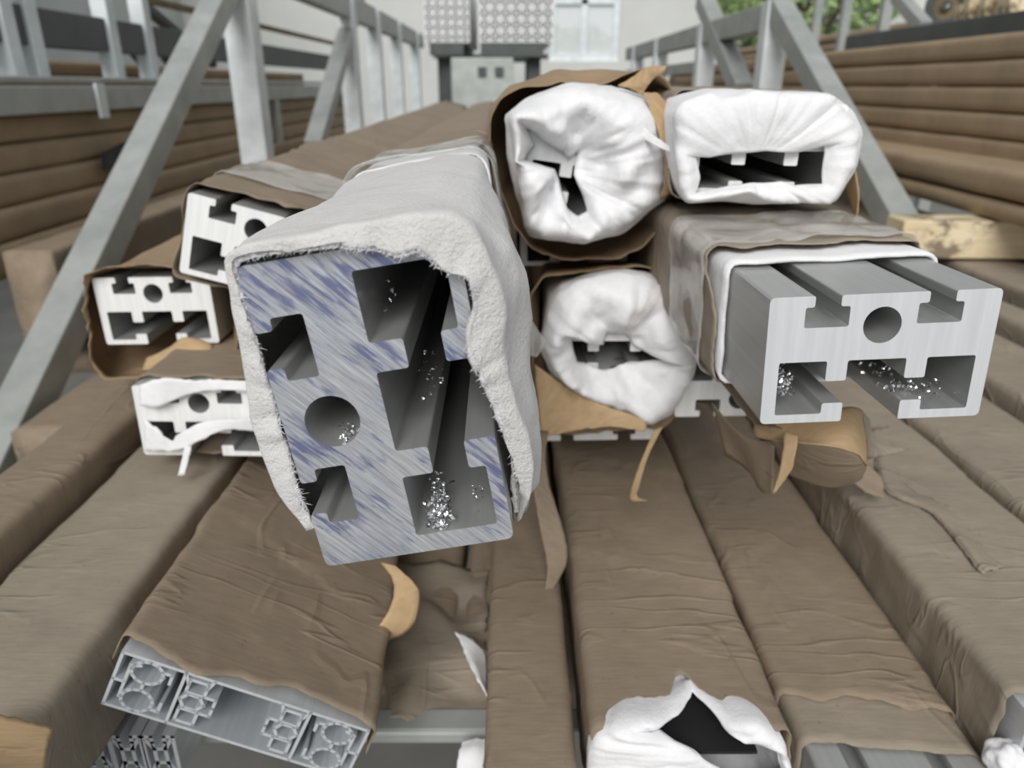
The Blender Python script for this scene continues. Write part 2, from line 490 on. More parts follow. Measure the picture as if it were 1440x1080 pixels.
def keyed_sleeve(name, mat, parent, pose, keys, hw, hh, r, y_end, N=128, sub=8, seed=0.0, noise_amp=.0012, nf=24, th=.0012,
                 ragged=.002, center=(0, 0), hole=None, fold=.004, hole_y=.004, back_gap=.09, dense=.45, tail_step=.015, hrings=14, pleats=7):
    """keys: list of (pixel polygon, local y or list of y per polygon point): loops traced around the bar, then a tight back loop.
       hole: pixel polygon that the folded-over end leaves open"""
    L = rr_loop(hw, hh, r, N); ang = np.arctan2(L[:, 1] - center[1], L[:, 0] - center[0])
    loops = []
    for poly, y in keys:
        if isinstance(y, (int, float)): y = [y] * len(poly)
        loc = [pose.local(a, b, q) for (a, b), q in zip(poly, y)]
        rad = cast(loc, ang, center); pa = np.array([math.atan2(q[1] - center[1], q[0] - center[0]) for q in loc])
        od = np.argsort(pa); yy = np.interp(ang, pa[od], np.array(y)[od], period=2 * math.pi)
        rad = smooth_loop(rad, 1)
        loops.append((center[0] + rad * np.cos(ang), center[1] + rad * np.sin(ang), yy))
    jag = np.array([ragged * fbm(math.cos(a) * 6 + seed, math.sin(a) * 6, seed, 5) for a in ang])
    loops[0] = (loops[0][0], loops[0][1], loops[0][2] + jag)
    yb = max(q for q in loops[-1][2]) + back_gap
    loops.append((L[:, 0], L[:, 1], np.full(N, yb)))
    rings = []
    if hole:
        hyl = [hole_y] * len(hole) if isinstance(hole_y, (int, float)) else hole_y
        loc = [pose.local(a, b, q) for (a, b), q in zip(hole, hyl)]
        hc = np.mean(np.array(loc), 0)
        X0, Z0, Y0 = loops[0]
        # open edge sampled at the same angles about the hole's own centre
        ha = np.arctan2(Z0 - hc[1], X0 - hc[0]); hr = cast(loc, ha, hc)
        hpa = np.array([math.atan2(q[1] - hc[1], q[0] - hc[0]) for q in loc]); hod = np.argsort(hpa)
        hY = np.interp(ha, hpa[hod], np.array(hyl, float)[hod], period=2 * math.pi)
        hx, hz = hc[0] + hr * np.cos(ha), hc[1] + hr * np.sin(ha)
        for k in range(hrings):
            t = 1 - k / hrings                      # 1 at the hole, towards 0 at the rim
            e = t ** .8
            X = X0 + (hx - X0) * e; Z = Z0 + (hz - Z0) * e
            fo = np.array([fold * (math.sin(a * pleats + seed + 2.2 * t + 2 * fbm(x * 30 + seed, z * 30, 0, 2)) * .55 * math.sin(math.pi * min(1, t * 1.1)) +
                                   1.1 * fbm(x * 42 + seed, z * 42, seed, 3) * t ** .5)
                           for a, x, z in zip(ha, X, Z)])
            Y = Y0 * (1 - t) + hY * t - fold * 1.6 * math.sin(math.pi * t ** .6) + fo
            rings.append((X, Z, Y))
    for k in range(len(loops) - 1):
        A, B = loops[k], loops[k + 1]
        for j in range(sub):
            t = j / sub; e = t * t * (3 - 2 * t)
            rings.append((A[0] + (B[0] - A[0]) * e, A[1] + (B[1] - A[1]) * e, A[2] + (B[2] - A[2]) * t))
    for y in ys_list(yb, y_end, dense, tail_step, 10):
        rings.append((L[:, 0], L[:, 1], np.full(N, y)))
    o = tube(name, mat, parent, rings, th, False, False, noise_amp, nf, seed)
    o['_n'] = N
    return o, rings
def patch(name, mat, parent, pose, rows, th=.0005, amp=.0008, nf=30, seed=0.0, up=7, jag=.0):
    """curved sheet through a grid of (px, py, world y) points"""
    G = [[Vector(at_y(a, b, y)) for a, b, y in row] for row in rows]
    def cr(P, t):
        n = len(P) - 1; s_ = min(int(t * n), n - 1); u = t * n - s_
        p1, p2 = P[s_], P[s_ + 1]; p0 = P[s_ - 1] if s_ > 0 else p1 * 2 - p2; p3 = P[s_ + 2] if s_ + 2 <= n else p2 * 2 - p1
        return .5 * ((2 * p1) + (p2 - p0) * u + (2 * p0 - 5 * p1 + 4 * p2 - p3) * u * u + (3 * p1 - p0 - 3 * p2 + p3) * u ** 3)
    nu, nv = (len(G) - 1) * up + 1, (len(G[0]) - 1) * up + 1
    cols = [[cr(row, k / (nv - 1)) for k in range(nv)] for row in G]
    v = []
    inv = pose.i if pose else Matrix.Translation(-parent.location) if parent else Matrix()
    for i in range(nu):
        for k in range(nv):
            p = cr([c[k] for c in cols], i / (nu - 1))
            edge = 1.0 if i in (0, nu - 1) or k in (0, nv - 1) else 0.0
            nz = noise.noise_vector(p * nf + Vector((seed, 0, 0)))
            q = p + nz * amp + noise.noise_vector(p * nf * 6) * jag * edge
            v.append(inv @ q)
    f = [(i * nv + k, i * nv + k + 1, (i + 1) * nv + k + 1, (i + 1) * nv + k) for i in range(nu - 1) for k in range(nv - 1)]
    o = link(name, mesh(name, v, f), mat, parent, True)
    solid(o, th, 0); return o
def plain_bar(name, mat, x0, x1, ztop, zbot, y0, y1, label, cat='wrapped bar', group=None, seed=0.0, seam=(.15, 1, .0012), N=72, dense=.75,
              dstep=.008, noise_amp=.0008, yaw=0.0, r=.008, roll=0.0, th=0):
    """a paper-wrapped bar whose ends are out of view: one closed sleeve (z relative to the camera)"""
    hw, hh = (x1 - x0) / 2, (ztop - zbot) / 2
    p = Pose((x0 + x1) / 2, y0, (ztop + zbot) / 2, roll, yaw)
    o = rect_sleeve(name, mat, None, hw - .0015, hh - .0015, r, 0, y1 - y0, 0.0, seed, N, dense, dstep, 0, th, noise_amp, 20, seam, caps=True)
    o.matrix_world = p.m
    return tag(o, label, cat, group), p

# ================================================================== THE PLACE
def structure(o): o['kind'] = 'structure'; return o
ZF = 0.0
structure(box('floor', M['concrete'], -7, 9, -2.5, 16, -.1, ZF))
YW = 9.0
# back wall with a window opening (built from slabs around it)
wl, wr_ = at_y(772, 40, YW).x, at_y(872, 40, YW).x
wb, wt = at_y(800, 86, YW).z, 3.4
XR = at_y(905, 40, YW).x
wall = structure(box('wall_back', M['wall'], -6.9, wl, YW, YW + .2, 0, 4.2))
for k, (a, b, c, d) in enumerate(((wl, wr_, 0, wb), (wl, wr_, wt, 4.2), (wr_, at_y(990, 40, YW).x, 0, 4.2))):
    o = box('wall_panel', M['wall'], a, b, YW, YW + .2, c, d); mw = o.matrix_world.copy(); o.parent = wall
    o.location = Vector(((a + b) / 2, YW + .1, c)) - wall.location
win = structure(empty('window_1', ((wl + wr_) / 2, YW + .1, wb)))
def wpart(name, mat, x0, x1, z0, z1, y0=.05, y1=.15):
    return box(name, mat, x0, x1, YW + y0, YW + y1, z0, z1, win)
wm = (wl + wr_) / 2
for a, b, c, d in ((wl, wl + .07, wb, wt), (wr_ - .07, wr_, wb, wt), (wm - .035, wm + .035, wb + .07, wt - .07), (wl + .07, wr_ - .07, wb, wb + .07), (wl + .07, wr_ - .07, wt - .07, wt)):
    wpart('window_frame', M['steel_pale'], a, b, c, d)
zt = at_y(820, 5, YW).z
wpart('transom', M['steel_pale'], wl + .07, wr_ - .07, zt, zt + .05)
for a, b in ((wl + .07, wm - .035), (wm + .035, wr_ - .07)):
    wpart('pane', M['glass'], a, b, wb + .07, zt, .09, .1)
    wpart('pane', M['glass'], a, b, zt + .05, wt - .07, .09, .1)
# left side wall of the hall, with a window
XL = -3.6
lw0, lw1 = at_x(352, 40, XL).y, at_x(418, 40, XL).y
lz0, lz1 = at_x(380, 88, XL).z, at_x(380, 12, XL).z
wl_ = structure(box('wall_left', M['wall_grey'], XL - .2, XL, -1, lw0, 0, 4.2))
for a, b, c, d in ((lw0, lw1, 0, lz0), (lw0, lw1, lz1, 4.2), (lw1, YW, 0, 4.2)):
    o = box('wall_panel', M['wall_grey'], XL - .2, XL, a, b, c, d, wl_)
w2 = structure(empty('window_2', (XL - .1, (lw0 + lw1) / 2, lz0)))
lm = (lz0 + lz1) / 2
box('window_frame', M['steel_pale'], XL - .14, XL - .06, lw0, lw1, lm - .1, lm + .06, w2)
box('window_frame', M['steel_pale'], XL - .14, XL - .06, lw0, lw0 + .08, lz0, lm - .1, w2)
box('window_frame', M['steel_pale'], XL - .14, XL - .06, lw1 - .08, lw1, lz0, lm - .1, w2)
box('pane', M['glass'], XL - .105, XL - .095, lw0 + .08, lw1 - .08, lz0, lm - .1, w2)
box('pane', M['glass'], XL - .105, XL - .095, lw0, lw1, lm + .06, lz1, w2)

# ------------------------------------------------------------------ trees outside
def leaf_cloud(name, parent, n, cx, cy, cz, rx, ry, rz, size, seed):
    r = random.Random(seed); v = []; f = []
    blobs = [(r.uniform(-.7, .7), r.uniform(-.7, .7), r.uniform(-.7, .7), r.uniform(.25, .5)) for _ in range(26)]
    for k in range(n):
        bx, by, bz, br = r.choice(blobs)
        d = Vector((r.gauss(0, 1), r.gauss(0, 1), r.gauss(0, 1))).normalized() * br * (r.random() ** .4)
        p = Vector((cx + (bx + d.x) * rx, cy + (by + d.y) * ry, cz + (bz + d.z) * rz))
        a = Vector((r.gauss(0, 1), r.gauss(0, 1), r.gauss(0, 1))).normalized(); b = a.orthogonal().normalized()
        s = size * r.uniform(.6, 1.3); i = len(v)
        v += [p - a * s, p + b * s * .45, p + a * s, p - b * s * .45]; f.append((i, i + 1, i + 2, i + 3))
    return link(name, mesh(name, v, f), M['leaf'], parent)
def tree(x, y, h, rad, seed, label, n=2600):
    t = empty('broadleaf_tree', (x, y, 0)); tag(t, label, 'tree')
    beam('trunk', M['bark'], (x, y, 0), (x + .1, y, h * .7), .16, .16, t, .04, Vector((0, 1, 0)))
    for k in range(4):
        a = k * 1.7 + seed
        beam('branch', M['bark'], (x + .07, y, h * (.4 + .07 * k)), (x + rad * .6 * math.cos(a), y + rad * .6 * math.sin(a), h * (.6 + .08 * k)), .06, .06, t, .015)
    c = leaf_cloud('crown', t, n, 0, 0, h * .66, rad, rad, h * .36, .10, seed); c['kind'] = 'stuff'
def gx(px, y): return at_y(px, 40, y).x
tree(gx(1050, 15.5), 15.5, 3.8, 1.35, 3, 'bushy green tree beyond the open side nearest the plaster wall')
tree(gx(1130, 12), 12, 3.9, 1.5, 5, 'broad leafy tree seen between the thin grey posts of the neighbouring rack')
tree(gx(820, 13.5), 13.5, 2.2, 1.3, 8, 'pale tree seen through the window of the plaster wall', 2500)
# white building outside with a dark window
ob = empty('white_building', (gx(1120, 20), 20, 0)); tag(ob, 'small white outbuilding with a dark window beyond the trees', 'building')
zz0, zz1 = 0, at_y(1050, 28, 20).z
box('wall', M['wall'], gx(985, 20), gx(1105, 20), 20, 23, zz0, zz1, ob)
o = box('window', M['steel_dark'], gx(1043, 20), gx(1060, 20), 19.95, 20, at_y(1050, 76, 20).z, at_y(1050, 52, 20).z, ob)
ob2 = empty('long_white_shed', (gx(1400, 17), 17, 0)); tag(ob2, 'long pale shed beyond the stacked bars and wood offcuts', 'building')
box('wall', M['wall'], gx(1215, 17), gx(1700, 17), 17, 21, 0, 4.2, ob2)
box('door', M['wall_grey'], gx(1225, 17), gx(1275, 17), 16.95, 17, 0, at_y(1300, 20, 17).z, ob2)

# ------------------------------------------------------------------ far end of the hall: bundles on a dark rack, machine cabinet
YB = 6.2
fr = empty('bundle_rack', (at_y(690, 60, YB).x, YB, 0)); tag(fr, 'dark steel rack carrying bundles of bare profiles by the far wall', 'rack')
for (a, b, c, d) in ((605, 652, 60, 78), (676, 764, 60, 80)):
    box('shelf', M['steel_dark'], at_y(a, c, YB).x, at_y(b, c, YB).x, YB - .05, YB + 1.6, at_y(a, d, YB).z, at_y(a, c, YB).z, fr)
for px in (622, 690, 752):
    for q in (.1, 1.3):
        box('leg', M['steel_dark'], at_y(px, 60, YB).x - .05, at_y(px, 60, YB).x + .05, YB + q, YB + q + .1, 0, at_y(px, 80, YB).z, fr)
box('crossbar', M['steel'], at_y(600, 60, YB).x, at_y(775, 60, YB).x, YB + .5, YB + .58, at_y(690, 80, YB).z, at_y(690, 72, YB).z, fr)
def lattice_mesh(name, s, L):
    t = s * .065; h = s / 2 * .94; g = .42 * h
    bm = bmesh.new()
    segs = [[(-h, -h), (h, -h), (h, h), (-h, h), (-h, -h)], [(-h, -h), (h, h)], [(-h, h), (h, -h)]]
    for pl in segs:
        for a, b in zip(pl[:-1], pl[1:]):
            a, b = Vector(a), Vector(b); d = (b - a).normalized(); nn = Vector((-d.y, d.x)) * t
            vs = [bm.verts.new((p.x, y, p.y)) for y in (0, L) for p in (a + nn, b + nn, b - nn, a - nn)]
            for i in range(4): bm.faces.new((vs[i], vs[(i + 1) % 4], vs[(i + 1) % 4 + 4], vs[i + 4]))
            bm.faces.new(vs[:4][::-1])
    bmesh.ops.recalc_face_normals(bm, faces=bm.faces)
    me = bpy.data.meshes.new(name); bm.to_mesh(me); bm.free(); me.materials.append(M['alu_white']); return me
pxm = YB / FPX * 1.03
s1 = 13.0 * pxm
ml = lattice_mesh('profile_bar', s1, 1.5)
z0 = at_y(700, 60, YB).z
x0 = at_y(674, 40, YB).x
for r_ in range(5):
    for c in range(7):
        if r_ == 4 and c > 1: continue
        o = bpy.data.objects.new('profile_bar', ml); COL.objects.link(o)
        o.location = (x0 + s1 * (c + .5), YB, z0 + .003 + s1 * (r_ + .5))
        tag(o, 'bare square aluminium profile in the wide bundle on the dark far rack', 'profile', 'bare profiles of the wide far bundle')
s2 = 11.0 * pxm
ml2 = lattice_mesh('profile_bar', s2, 1.5)
x0 = at_y(597, 40, YB).x
for r_ in range(6):
    for c in range(5):
        o = bpy.data.objects.new('profile_bar', ml2); COL.objects.link(o)
        o.location = (x0 + s2 * (c + .5), YB, z0 + .003 + s2 * (r_ + .5))
        tag(o, 'small bare aluminium profile in the narrow bundle on the dark far rack', 'profile', 'bare profiles of the narrow far bundle')
YM = 5.6
mc = empty('machine_cabinet', (at_y(680, 100, YM).x, YM, 0)); tag(mc, 'low grey-green machine cabinet under the far bundle rack', 'cabinet')
box('body', M['machine'], at_y(634, 90, YM).x, at_y(722, 90, YM).x, YM, YM + .4, 0, at_y(680, 81, YM).z, mc, .01)
for px in (678, 702):
    box('panel', M['steel_dark'], at_y(px, 90, YM).x - .03, at_y(px, 90, YM).x + .03, YM - .012, YM, at_y(680, 108, YM).z, at_y(680, 94, YM).z, mc)

# ------------------------------------------------------------------ the rack that carries the pile
XP = .68
rk = empty('storage_rack', (0, 1.8, 0)); tag(rk, 'galvanised steel rack with slanted braces around the pile of profiles', 'rack')
ptL = at_x(338, -4, -XP); ptR = at_x(1086, 12, XP)
ZB = CZ - .467                                # top of the cross beams
# posts (near ones first)
def post(x, y, ztop, mat=M['steel'], s=.05, parent=rk):
    return box('post', mat, x - s / 2, x + s / 2, y - s / 2, y + s / 2, 0, ztop, parent, .003)
topL, topR = CZ + .34, CZ + .20
yL = [at_x(q, 60, -XP).y for q in (343, 490, 526, 556, 582)]
for y in yL: post(-XP, y, topL, M['steel_pale'] if y < 99 else M['steel'], .05 if y < 2 else .07)
yR = [at_x(q, 60, XP).y for q in (1086, 993, 930, 898)]
for y in yR: post(XP, y, topR, M['steel_pale'], .05 if y < 2 else .06)
# slanted braces in the planes of the posts, running down towards the viewer
def brace(x, p_top, p_bot, wd, ht, mat=M['steel']):
    a, b = at_x(*p_top, x), at_x(*p_bot, x)
    d = (b - a).normalized(); b = b + d * .05
    return beam('brace', mat, a, b, wd, ht, rk, .003, Vector((0, 0, 1)))
brace(-XP - .0, (338, -60), (-40, 725), .052, .052)
brace(-XP, (505, -15), (445, 195), .06, .05)
brace(XP, (1092, 5), (1262, 312), .05, .05)
brace(XP, (990, 0), (1040, 118), .055, .055)
# long top rails
beam('rail', M['steel'], (-XP, yL[0], CZ + .30), (-XP, yL[-1] + .4, CZ + .30), .05, .09, rk)
beam('rail', M['steel'], (XP, yR[0], CZ + .165), (XP, yR[-1] + .3, CZ + .165), .05, .065, rk)
beam('rail', M['steel'], (XP, yR[1], CZ + .06), (XP, yR[-1] + .3, CZ + .06), .04, .04, rk)
beam('cross_beam', M['steel'], (-XP - .25, .388, CZ - .407 - .006), (XP + .55, .388, CZ - .407 - .006), .022, .012, rk)
for y in (.75, 1.8, 3.3):
    q = .06
    beam('cross_beam', M['steel'], (-XP - .25, y, ZB - q / 2), (XP + .55, y, ZB - q / 2), q, q, rk)
for x in (-XP - .2, XP + .5): box('foot', M['steel'], x - .015, x + .015, .378, .398, 0, CZ - .419, rk)
for y in (.75, 1.8, 3.3):
    for x in (-XP - .2, XP + .5):
        box('foot', M['steel'], x - .03, x + .03, y - .03, y + .03, 0, ZB - q, rk)

# ------------------------------------------------------------------ stacks in the neighbouring racks
def zr(px, py, X): return at_x(px, py, X).z - CZ
XS = .86
rows_py = [42, 80, 120, 160, 200, 238]
zs = [zr(1440, q, XS) for q in rows_py]
NR = ['topmost', 'second from the top', 'third from the top', 'fourth from the top', 'fifth from the top']
for k in range(5):
    plain_bar('wrapped_bar', M['kraft_stack'], XS, XS + .16, zs[k], zs[k + 1] - .0015, .9, 4.4,
              'long kraft-wrapped bar, %s in the tall side stack behind the pine block' % NR[k], 'wrapped bar', 'kraft bars of the tall side stack',
              seed=2.3 * k + 1, seam=(.5, 1, .0008), N=48, dense=1.6, dstep=.04, noise_amp=.0009, r=.009)
XS2 = .75
zq = [zr(1440, q, XS2) for q in (240, 292, 322)]
zlow = [-.118, -.165, -.198]
for k in range(2):
    plain_bar('wrapped_bar', M['kraft_stack'], XS2, XS2 + .17, zlow[k], zlow[k + 1] + .0005, 1.0, 4.4,
              ['rounded kraft-wrapped bar jutting out below the tall side stack', 'thin kraft-wrapped bar lying directly on the pine block'][k], 'wrapped bar',
              seed=5.5 + k, seam=(.6, 1, .0008), N=48, dense=1.6, dstep=.04, noise_amp=.0009, r=.012)
# pine block under the side stack
pb = box('pine_block', M['wood'], at_y(1262, 320, 1.2).x, 1.12, 1.17, 1.235, CZ - .2585, CZ - .1985, None, .003)
pb.rotation_euler[2] = math.radians(-2)
tag(pb, 'pale pine block with dark stains wedged under the side stack', 'wood block')
# right neighbouring rack above the stack
rr_ = empty('storage_rack', (1.25, 2.5, 0)); tag(rr_, 'thin-posted grey rack frame above the tall side stack', 'rack')
XB = 1.15
beam('rail', M['steel_dark'], (XB, 1.2, zr(1440, 33, XB) + CZ), (XB, at_x(1200, 50, XB).y, zr(1440, 33, XB) + CZ), .05, .05, rr_)
for q in (1150, 1190, 1246):
    y = at_x(q, 30, XB + .06).y; box('post', M['steel'], XB + .045, XB + .075, y, y + .03, 0, CZ + .8, rr_)
a = at_x(1300, 38, XB); b = at_x(1262, -5, XB)
beam('brace', M['steel'], a, b, .035, .035, rr_)
XC = 1.75
zc = [zr(1300, q, XC) for q in (26, 43, 60)]
for k in range(2):
    plain_bar('wrapped_bar', M['kraft_stack'], XC, XC + .2, zc[k], zc[k + 1] + .001, at_x(1345, 30, XC).y, 6.5,
              ['brown wrapped bar on top of the far stack behind the thin posts', 'brown wrapped bar low in the far stack behind the thin posts'][k],
              seed=7.5 + k, seam=(.6, 1, .001), N=32, dense=.3, dstep=.1)
yc = at_x(1345, 30, XC).y
box('shelf', M['steel'], XC - .02, XC + .24, yc + .1, 6.3, CZ + zc[2] - .05, CZ + zc[2], rr_)
for q in (yc + .15, 6.2): box('foot', M['steel'], XC + .08, XC + .13, q, q + .05, 0, CZ + zc[2] - .05, rr_)
# reel and pine offcuts standing behind the rail
XO = 1.30
zo = zr(1440, 30, XB) + CZ
for k, (px, dpx, hh, lean) in enumerate(((1355, 9, 18, 12), (1368, 10, 24, 14), (1388, 13, 27, 11), (1412, 14, 31, 10), (1426, 8, 28, 16))):
    p = at_x(px, 30, XO); s = p.y / FPX * 1.1
    o = box('pine_offcut', M['wood'], p.x, p.x + .12, p.y, p.y + .03, zo - .055, zo + hh * s * 1.9, None, .002)
    o.rotation_euler[0] = math.radians(-lean)
    tag(o, 'short pine offcut leaning behind the grey rail, ' + ('between its neighbours' if 0 < k < 4 else ('next to the dark reel' if k == 0 else 'outermost of its row')), 'wood', 'pine offcuts behind the rail')
def wheel(name, c, r, wd, mats, label):
    e = empty(name, c); tag(e, label, 'reel')
    for nm, ro, ri, w0, w1, m in (('rim', r, r * .62, -wd / 2, wd / 2, mats[0]), ('disc', r * .63, r * .2, -wd * .2, wd * .2, mats[1]), ('hub', r * .22, r * .1, -wd * .7, wd * .7, mats[0])):
        v = []; f = []; n = 36
        for k in range(n):
            a = 2 * math.pi * k / n
            for (rad, x) in ((ro, w0), (ro, w1), (ri, w1), (ri, w0)): v.append((x, rad * math.cos(a), rad * math.sin(a)))
        for k in range(n):
            for j in range(4): f.append((k * 4 + j, k * 4 + (j + 1) % 4, ((k + 1) % n) * 4 + (j + 1) % 4, ((k + 1) % n) * 4 + j))
        link(nm, mesh(nm, v, f), m, e)
    e.rotation_euler[2] = math.radians(55)
c = at_x(1333, 8, 1.62)
wheel('reel', c, .075, .04, (M['steel_dark'], M['rust']), 'dark round reel standing on the brown bars beside the pine offcuts')

# left neighbouring rack and stack
XLS = -.92
lr = empty('storage_rack', (-1.2, 2.2, 0)); tag(lr, 'grey rack with white uprights over the brown bars beside the plaster-side wall', 'rack')
zrail = at_x(60, 140, XLS).z
beam('rail', M['steel'], (XLS, .9, zrail), (XLS, 4.6, zrail), .05, .05, lr)
beam('shelf_plate', M['steel'], (XLS - .06, .9, zrail + .036), (XLS - .06, 4.6, zrail + .036), .16, .012, lr)
for q in (16, 50, 160, 210):
    y = at_x(q, 85, XLS - .08).y
    box('upright', M['steel_pale'], XLS - .105, XLS - .065, y - .02, y + .02, zrail + .04, zrail + .30, lr, .002)
zr2 = at_x(60, 40, XLS - .1).z
beam('rail', M['steel_dark'], (XLS - .1, .9, zr2), (XLS - .1, 5, zr2), .05, .075, lr)
beam('rail', M['rust'], (XLS - .16, .9, zr2 + .12), (XLS - .16, 5, zr2 + .12), .02, .02, lr)
for (pa, pb_) in (((300, 90), (180, -10)), ((225, 115), (175, 55)), ((245, 95), (205, 40))):
    beam('diagonal', M['steel_dark'], at_x(*pa, XLS - .25), at_x(*pb_, XLS - .25), .03, .03, lr)
o = box('end_plate', M['steel_pale'], XLS + .026, XLS + .032, at_x(118, 140, XLS).y, at_x(130, 140, XLS).y, zrail - .04, zrail + .03, lr)
for q in (1.0, 3.0): box('foot', M['steel'], XLS - .025, XLS + .025, q, q + .05, 0, zrail - .025, lr)
zl = [zr(40, q, XLS) for q in (160, 200, 240, 282, 326, 372)]
LN = ['topmost', 'second from the top', 'middle one', 'second from the bottom', 'lowest']
for k in range(5):
    plain_bar('wrapped_bar', M['kraft_stack'], XLS - .16, XLS - .01 + .012 * k, zl[k], zl[k + 1] - .0015, .95, 4.6,
              'brown wrapped bar, %s of the five below the rail with white uprights' % LN[k], 'wrapped bar', 'brown bars below the white uprights',
              seed=11 + k * 1.9, seam=(.4, 1, .001), N=48, dense=1.6, dstep=.04, noise_amp=.001, r=.009)
for k in range(2):
    zt_ = zr(100, 112, XLS - .32) + .05 - .05 * k
    plain_bar('wrapped_bar', M['kraft_warm'], XLS - .5, XLS - .33, zt_, zt_ - .05, 1.2, 4.8,
              ['brown wrapped bar behind the white uprights, lying on another', 'brown wrapped bar behind the white uprights, under another'][k], seed=31 + k, seam=(.4, 1, .001), N=32, dense=.3, dstep=.05)
pad = empty('dark_gap_wedge', at_x(160, 236, XLS + .03)); tag(pad, 'black wedge shape at a dark gap in the brown bars beside the slanted steel brace', 'wedge')  # black shape put where the stack shows a dark gap
c = pad.location
link('wedge_body', mesh('wedge_body', [(0, -.05, 0), (0, .06, 0), (.03, .06, 0), (.03, -.05, 0), (0, -.04, .035), (0, .06, .05), (.02, .06, .05), (.02, -.04, .035)],
     [(3, 2, 1, 0), (4, 5, 6, 7), (0, 1, 5, 4), (1, 2, 6, 5), (2, 3, 7, 6), (3, 0, 4, 7)]), M['black'], pad)

# ================================================================== THE PILE
ZBOT = -.405
# lower layer: wrapped bars running towards the viewer
low = [('wrapped_bar', 'kraft', -.392, -.336, -.272, .12, 'narrow wrapped bar under the paper-boxed profile, outermost on the brace side', 3.1),
       ('wrapped_bar', 'kraft_grey', -.330, -.238, -.293, .12, 'plain wrapped bar between the narrow one and the lattice-ended bar', 4.2),
       ('wrapped_bar', 'kraft', -.0165, .037, -.338, .12, 'narrow wrapped bar with diagonal paper laps beside the bar with torn white foam', 5.3),
       ('wrapped_bar', 'kraft_grey', .391, .494, -.298, .25, 'wide wrapped bar beside the one with ripped creased paper', 6.4),
       ('wrapped_bar', 'kraft_grey', .499, .60, -.282, .3, 'wrapped bar in the lower layer, second from the ripped one', 7.5),
       ('wrapped_bar', 'kraft_grey', .605, .651, -.262, .5, 'wrapped bar under the free end of the pine block', 8.6),
       ('wrapped_bar', 'kraft_grey', .71, .82, -.262, .6, 'wrapped bar under the middle of the pine block', 9.7),
       ('wrapped_bar', 'kraft_grey', .825, .94, -.262, .6, 'wrapped bar under the far half of the pine block', 10.8),
       ('wrapped_bar', 'kraft_grey', -.50, -.397, -.305, .95, 'wrapped bar lying under the foot of the slanted brace', 12.1),
       ('wrapped_bar', 'kraft', -.61, -.505, -.27, 1.1, 'wrapped bar just inside the long slanted brace', 13.1),
       ('wrapped_bar', 'kraft', -.80, -.72, -.24, 1.15, 'wrapped bar just outside the long slanted brace', 14.1)]
for nm, mt, x0, x1, zt_, y0, lab, sd in low:
    plain_bar(nm, M[mt], x0, x1, zt_, -.366 if lab.startswith('plain') else ZBOT, y0, 4.0, lab, 'wrapped bar', None, sd, r=.006)

deep = [(-.90, -.80, 1.3), (-.795, -.71, 1.2), (-.64, -.545, .85), (-.54, -.445, .72), (-.44, -.345, .45), (-.34, -.245, .45), (-.24, -.145, .45), (-.14, -.045, .425), (-.04, .055, .43), (.06, .155, .44), (.16, .255, .45),
        (.26, .355, .45), (.36, .455, .5), (.46, .555, .5), (.56, .65, .6)]
for k, (x0, x1, y0) in enumerate(deep):
    plain_bar('wrapped_bar', M['kraft'], x0, x1, ZBOT - .001, ZBOT - .06, y0, 4.0, 'shaded wrapped bar of the bottom layer, glimpsed through gaps in the layer above', 'wrapped bar', 'shaded bars of the bottom layer',
              17.0 + k * 1.3, N=40, dense=.5, dstep=.02, r=.006)

# --- bar with torn white foam at its end (lower layer, middle)
def t_bar(name, pose, label, L=3.4, W=.1, H=.06, face='alu_cut', cat='profile'):
    r = pose.root(name); tag(r, label, cat)
    poly, hole = t_section(W, H)
    extrude('extrusion', poly, hole, L, [M['alu'], M[face]], r)
    return r
def cells(W, H, nx, nz, inset=.0):
    """lattice of rounded cells for a light modular profile"""
    out = []
    for i in range(nx):
        for k in range(nz):
            cx, cz = (-.5 + (i + .5) / nx) * W, (-.5 + (k + .5) / nz) * H
            a, b = W / nx / 2 * .93, H / nz / 2 * .93
            e = .36
            out.append([(cx - a, cz + b), (cx - a * .42, cz + b), (cx - a * .42, cz + b * .7), (cx - a * e, cz + b * e), (cx + a * e, cz + b * e), (cx + a * .42, cz + b * .7), (cx + a * .42, cz + b), (cx + a, cz + b)])
            out.append([(cx - a, cz - b), (cx - a * .42, cz - b), (cx - a * .42, cz - b * .7), (cx - a * e, cz - b * e), (cx + a * e, cz - b * e), (cx + a * .42, cz - b * .7), (cx + a * .42, cz - b), (cx + a, cz - b)])
            out.append([(cx - a * e, cz - b * e), (cx - a * e, cz + b * e)]); out.append([(cx + a * e, cz - b * e), (cx + a * e, cz + b * e)])
            out.append([(cx - a, cz - b), (cx - a, cz + b)]); out.append([(cx + a, cz - b), (cx + a, cz + b)])
            for q in (-1, 1):
                for p in (-1, 1):
                    out.append([(cx + q * a * e, cz + p * b * e), (cx + q * a * .8, cz + p * b * .8)])
    return out
PC = Pose(.0962, .297, -.353, 0, 0, 0)
rc = PC.root('wrapped_profile'); tag(rc, 'kraft-wrapped profile ending in torn white foam in the lower layer', 'wrapped profile')
walls_mesh('extrusion', cells(.094, .056, 1, 1), 3.2, .0026, M['alu_lattice'], rc, .045)
def c_edge(x, z):
    if z < .02: return 0.0
    return .040 * math.exp(-((x - .002) / .013) ** 2) + .003
rect_sleeve('paper_wrap', M['kraft'], rc, .0525, .034, .007, -.004, 3.3, .003, 21.0, 120, .6, .006, seam=(.16, 1, .0015), edge_fn=c_edge)
box('dark_tear_sheet', M['black'], -.034, .036, -.002, .14, .0185, .0205, None).parent = rc  # added black sheet, stands in for the dark inside of the torn foam
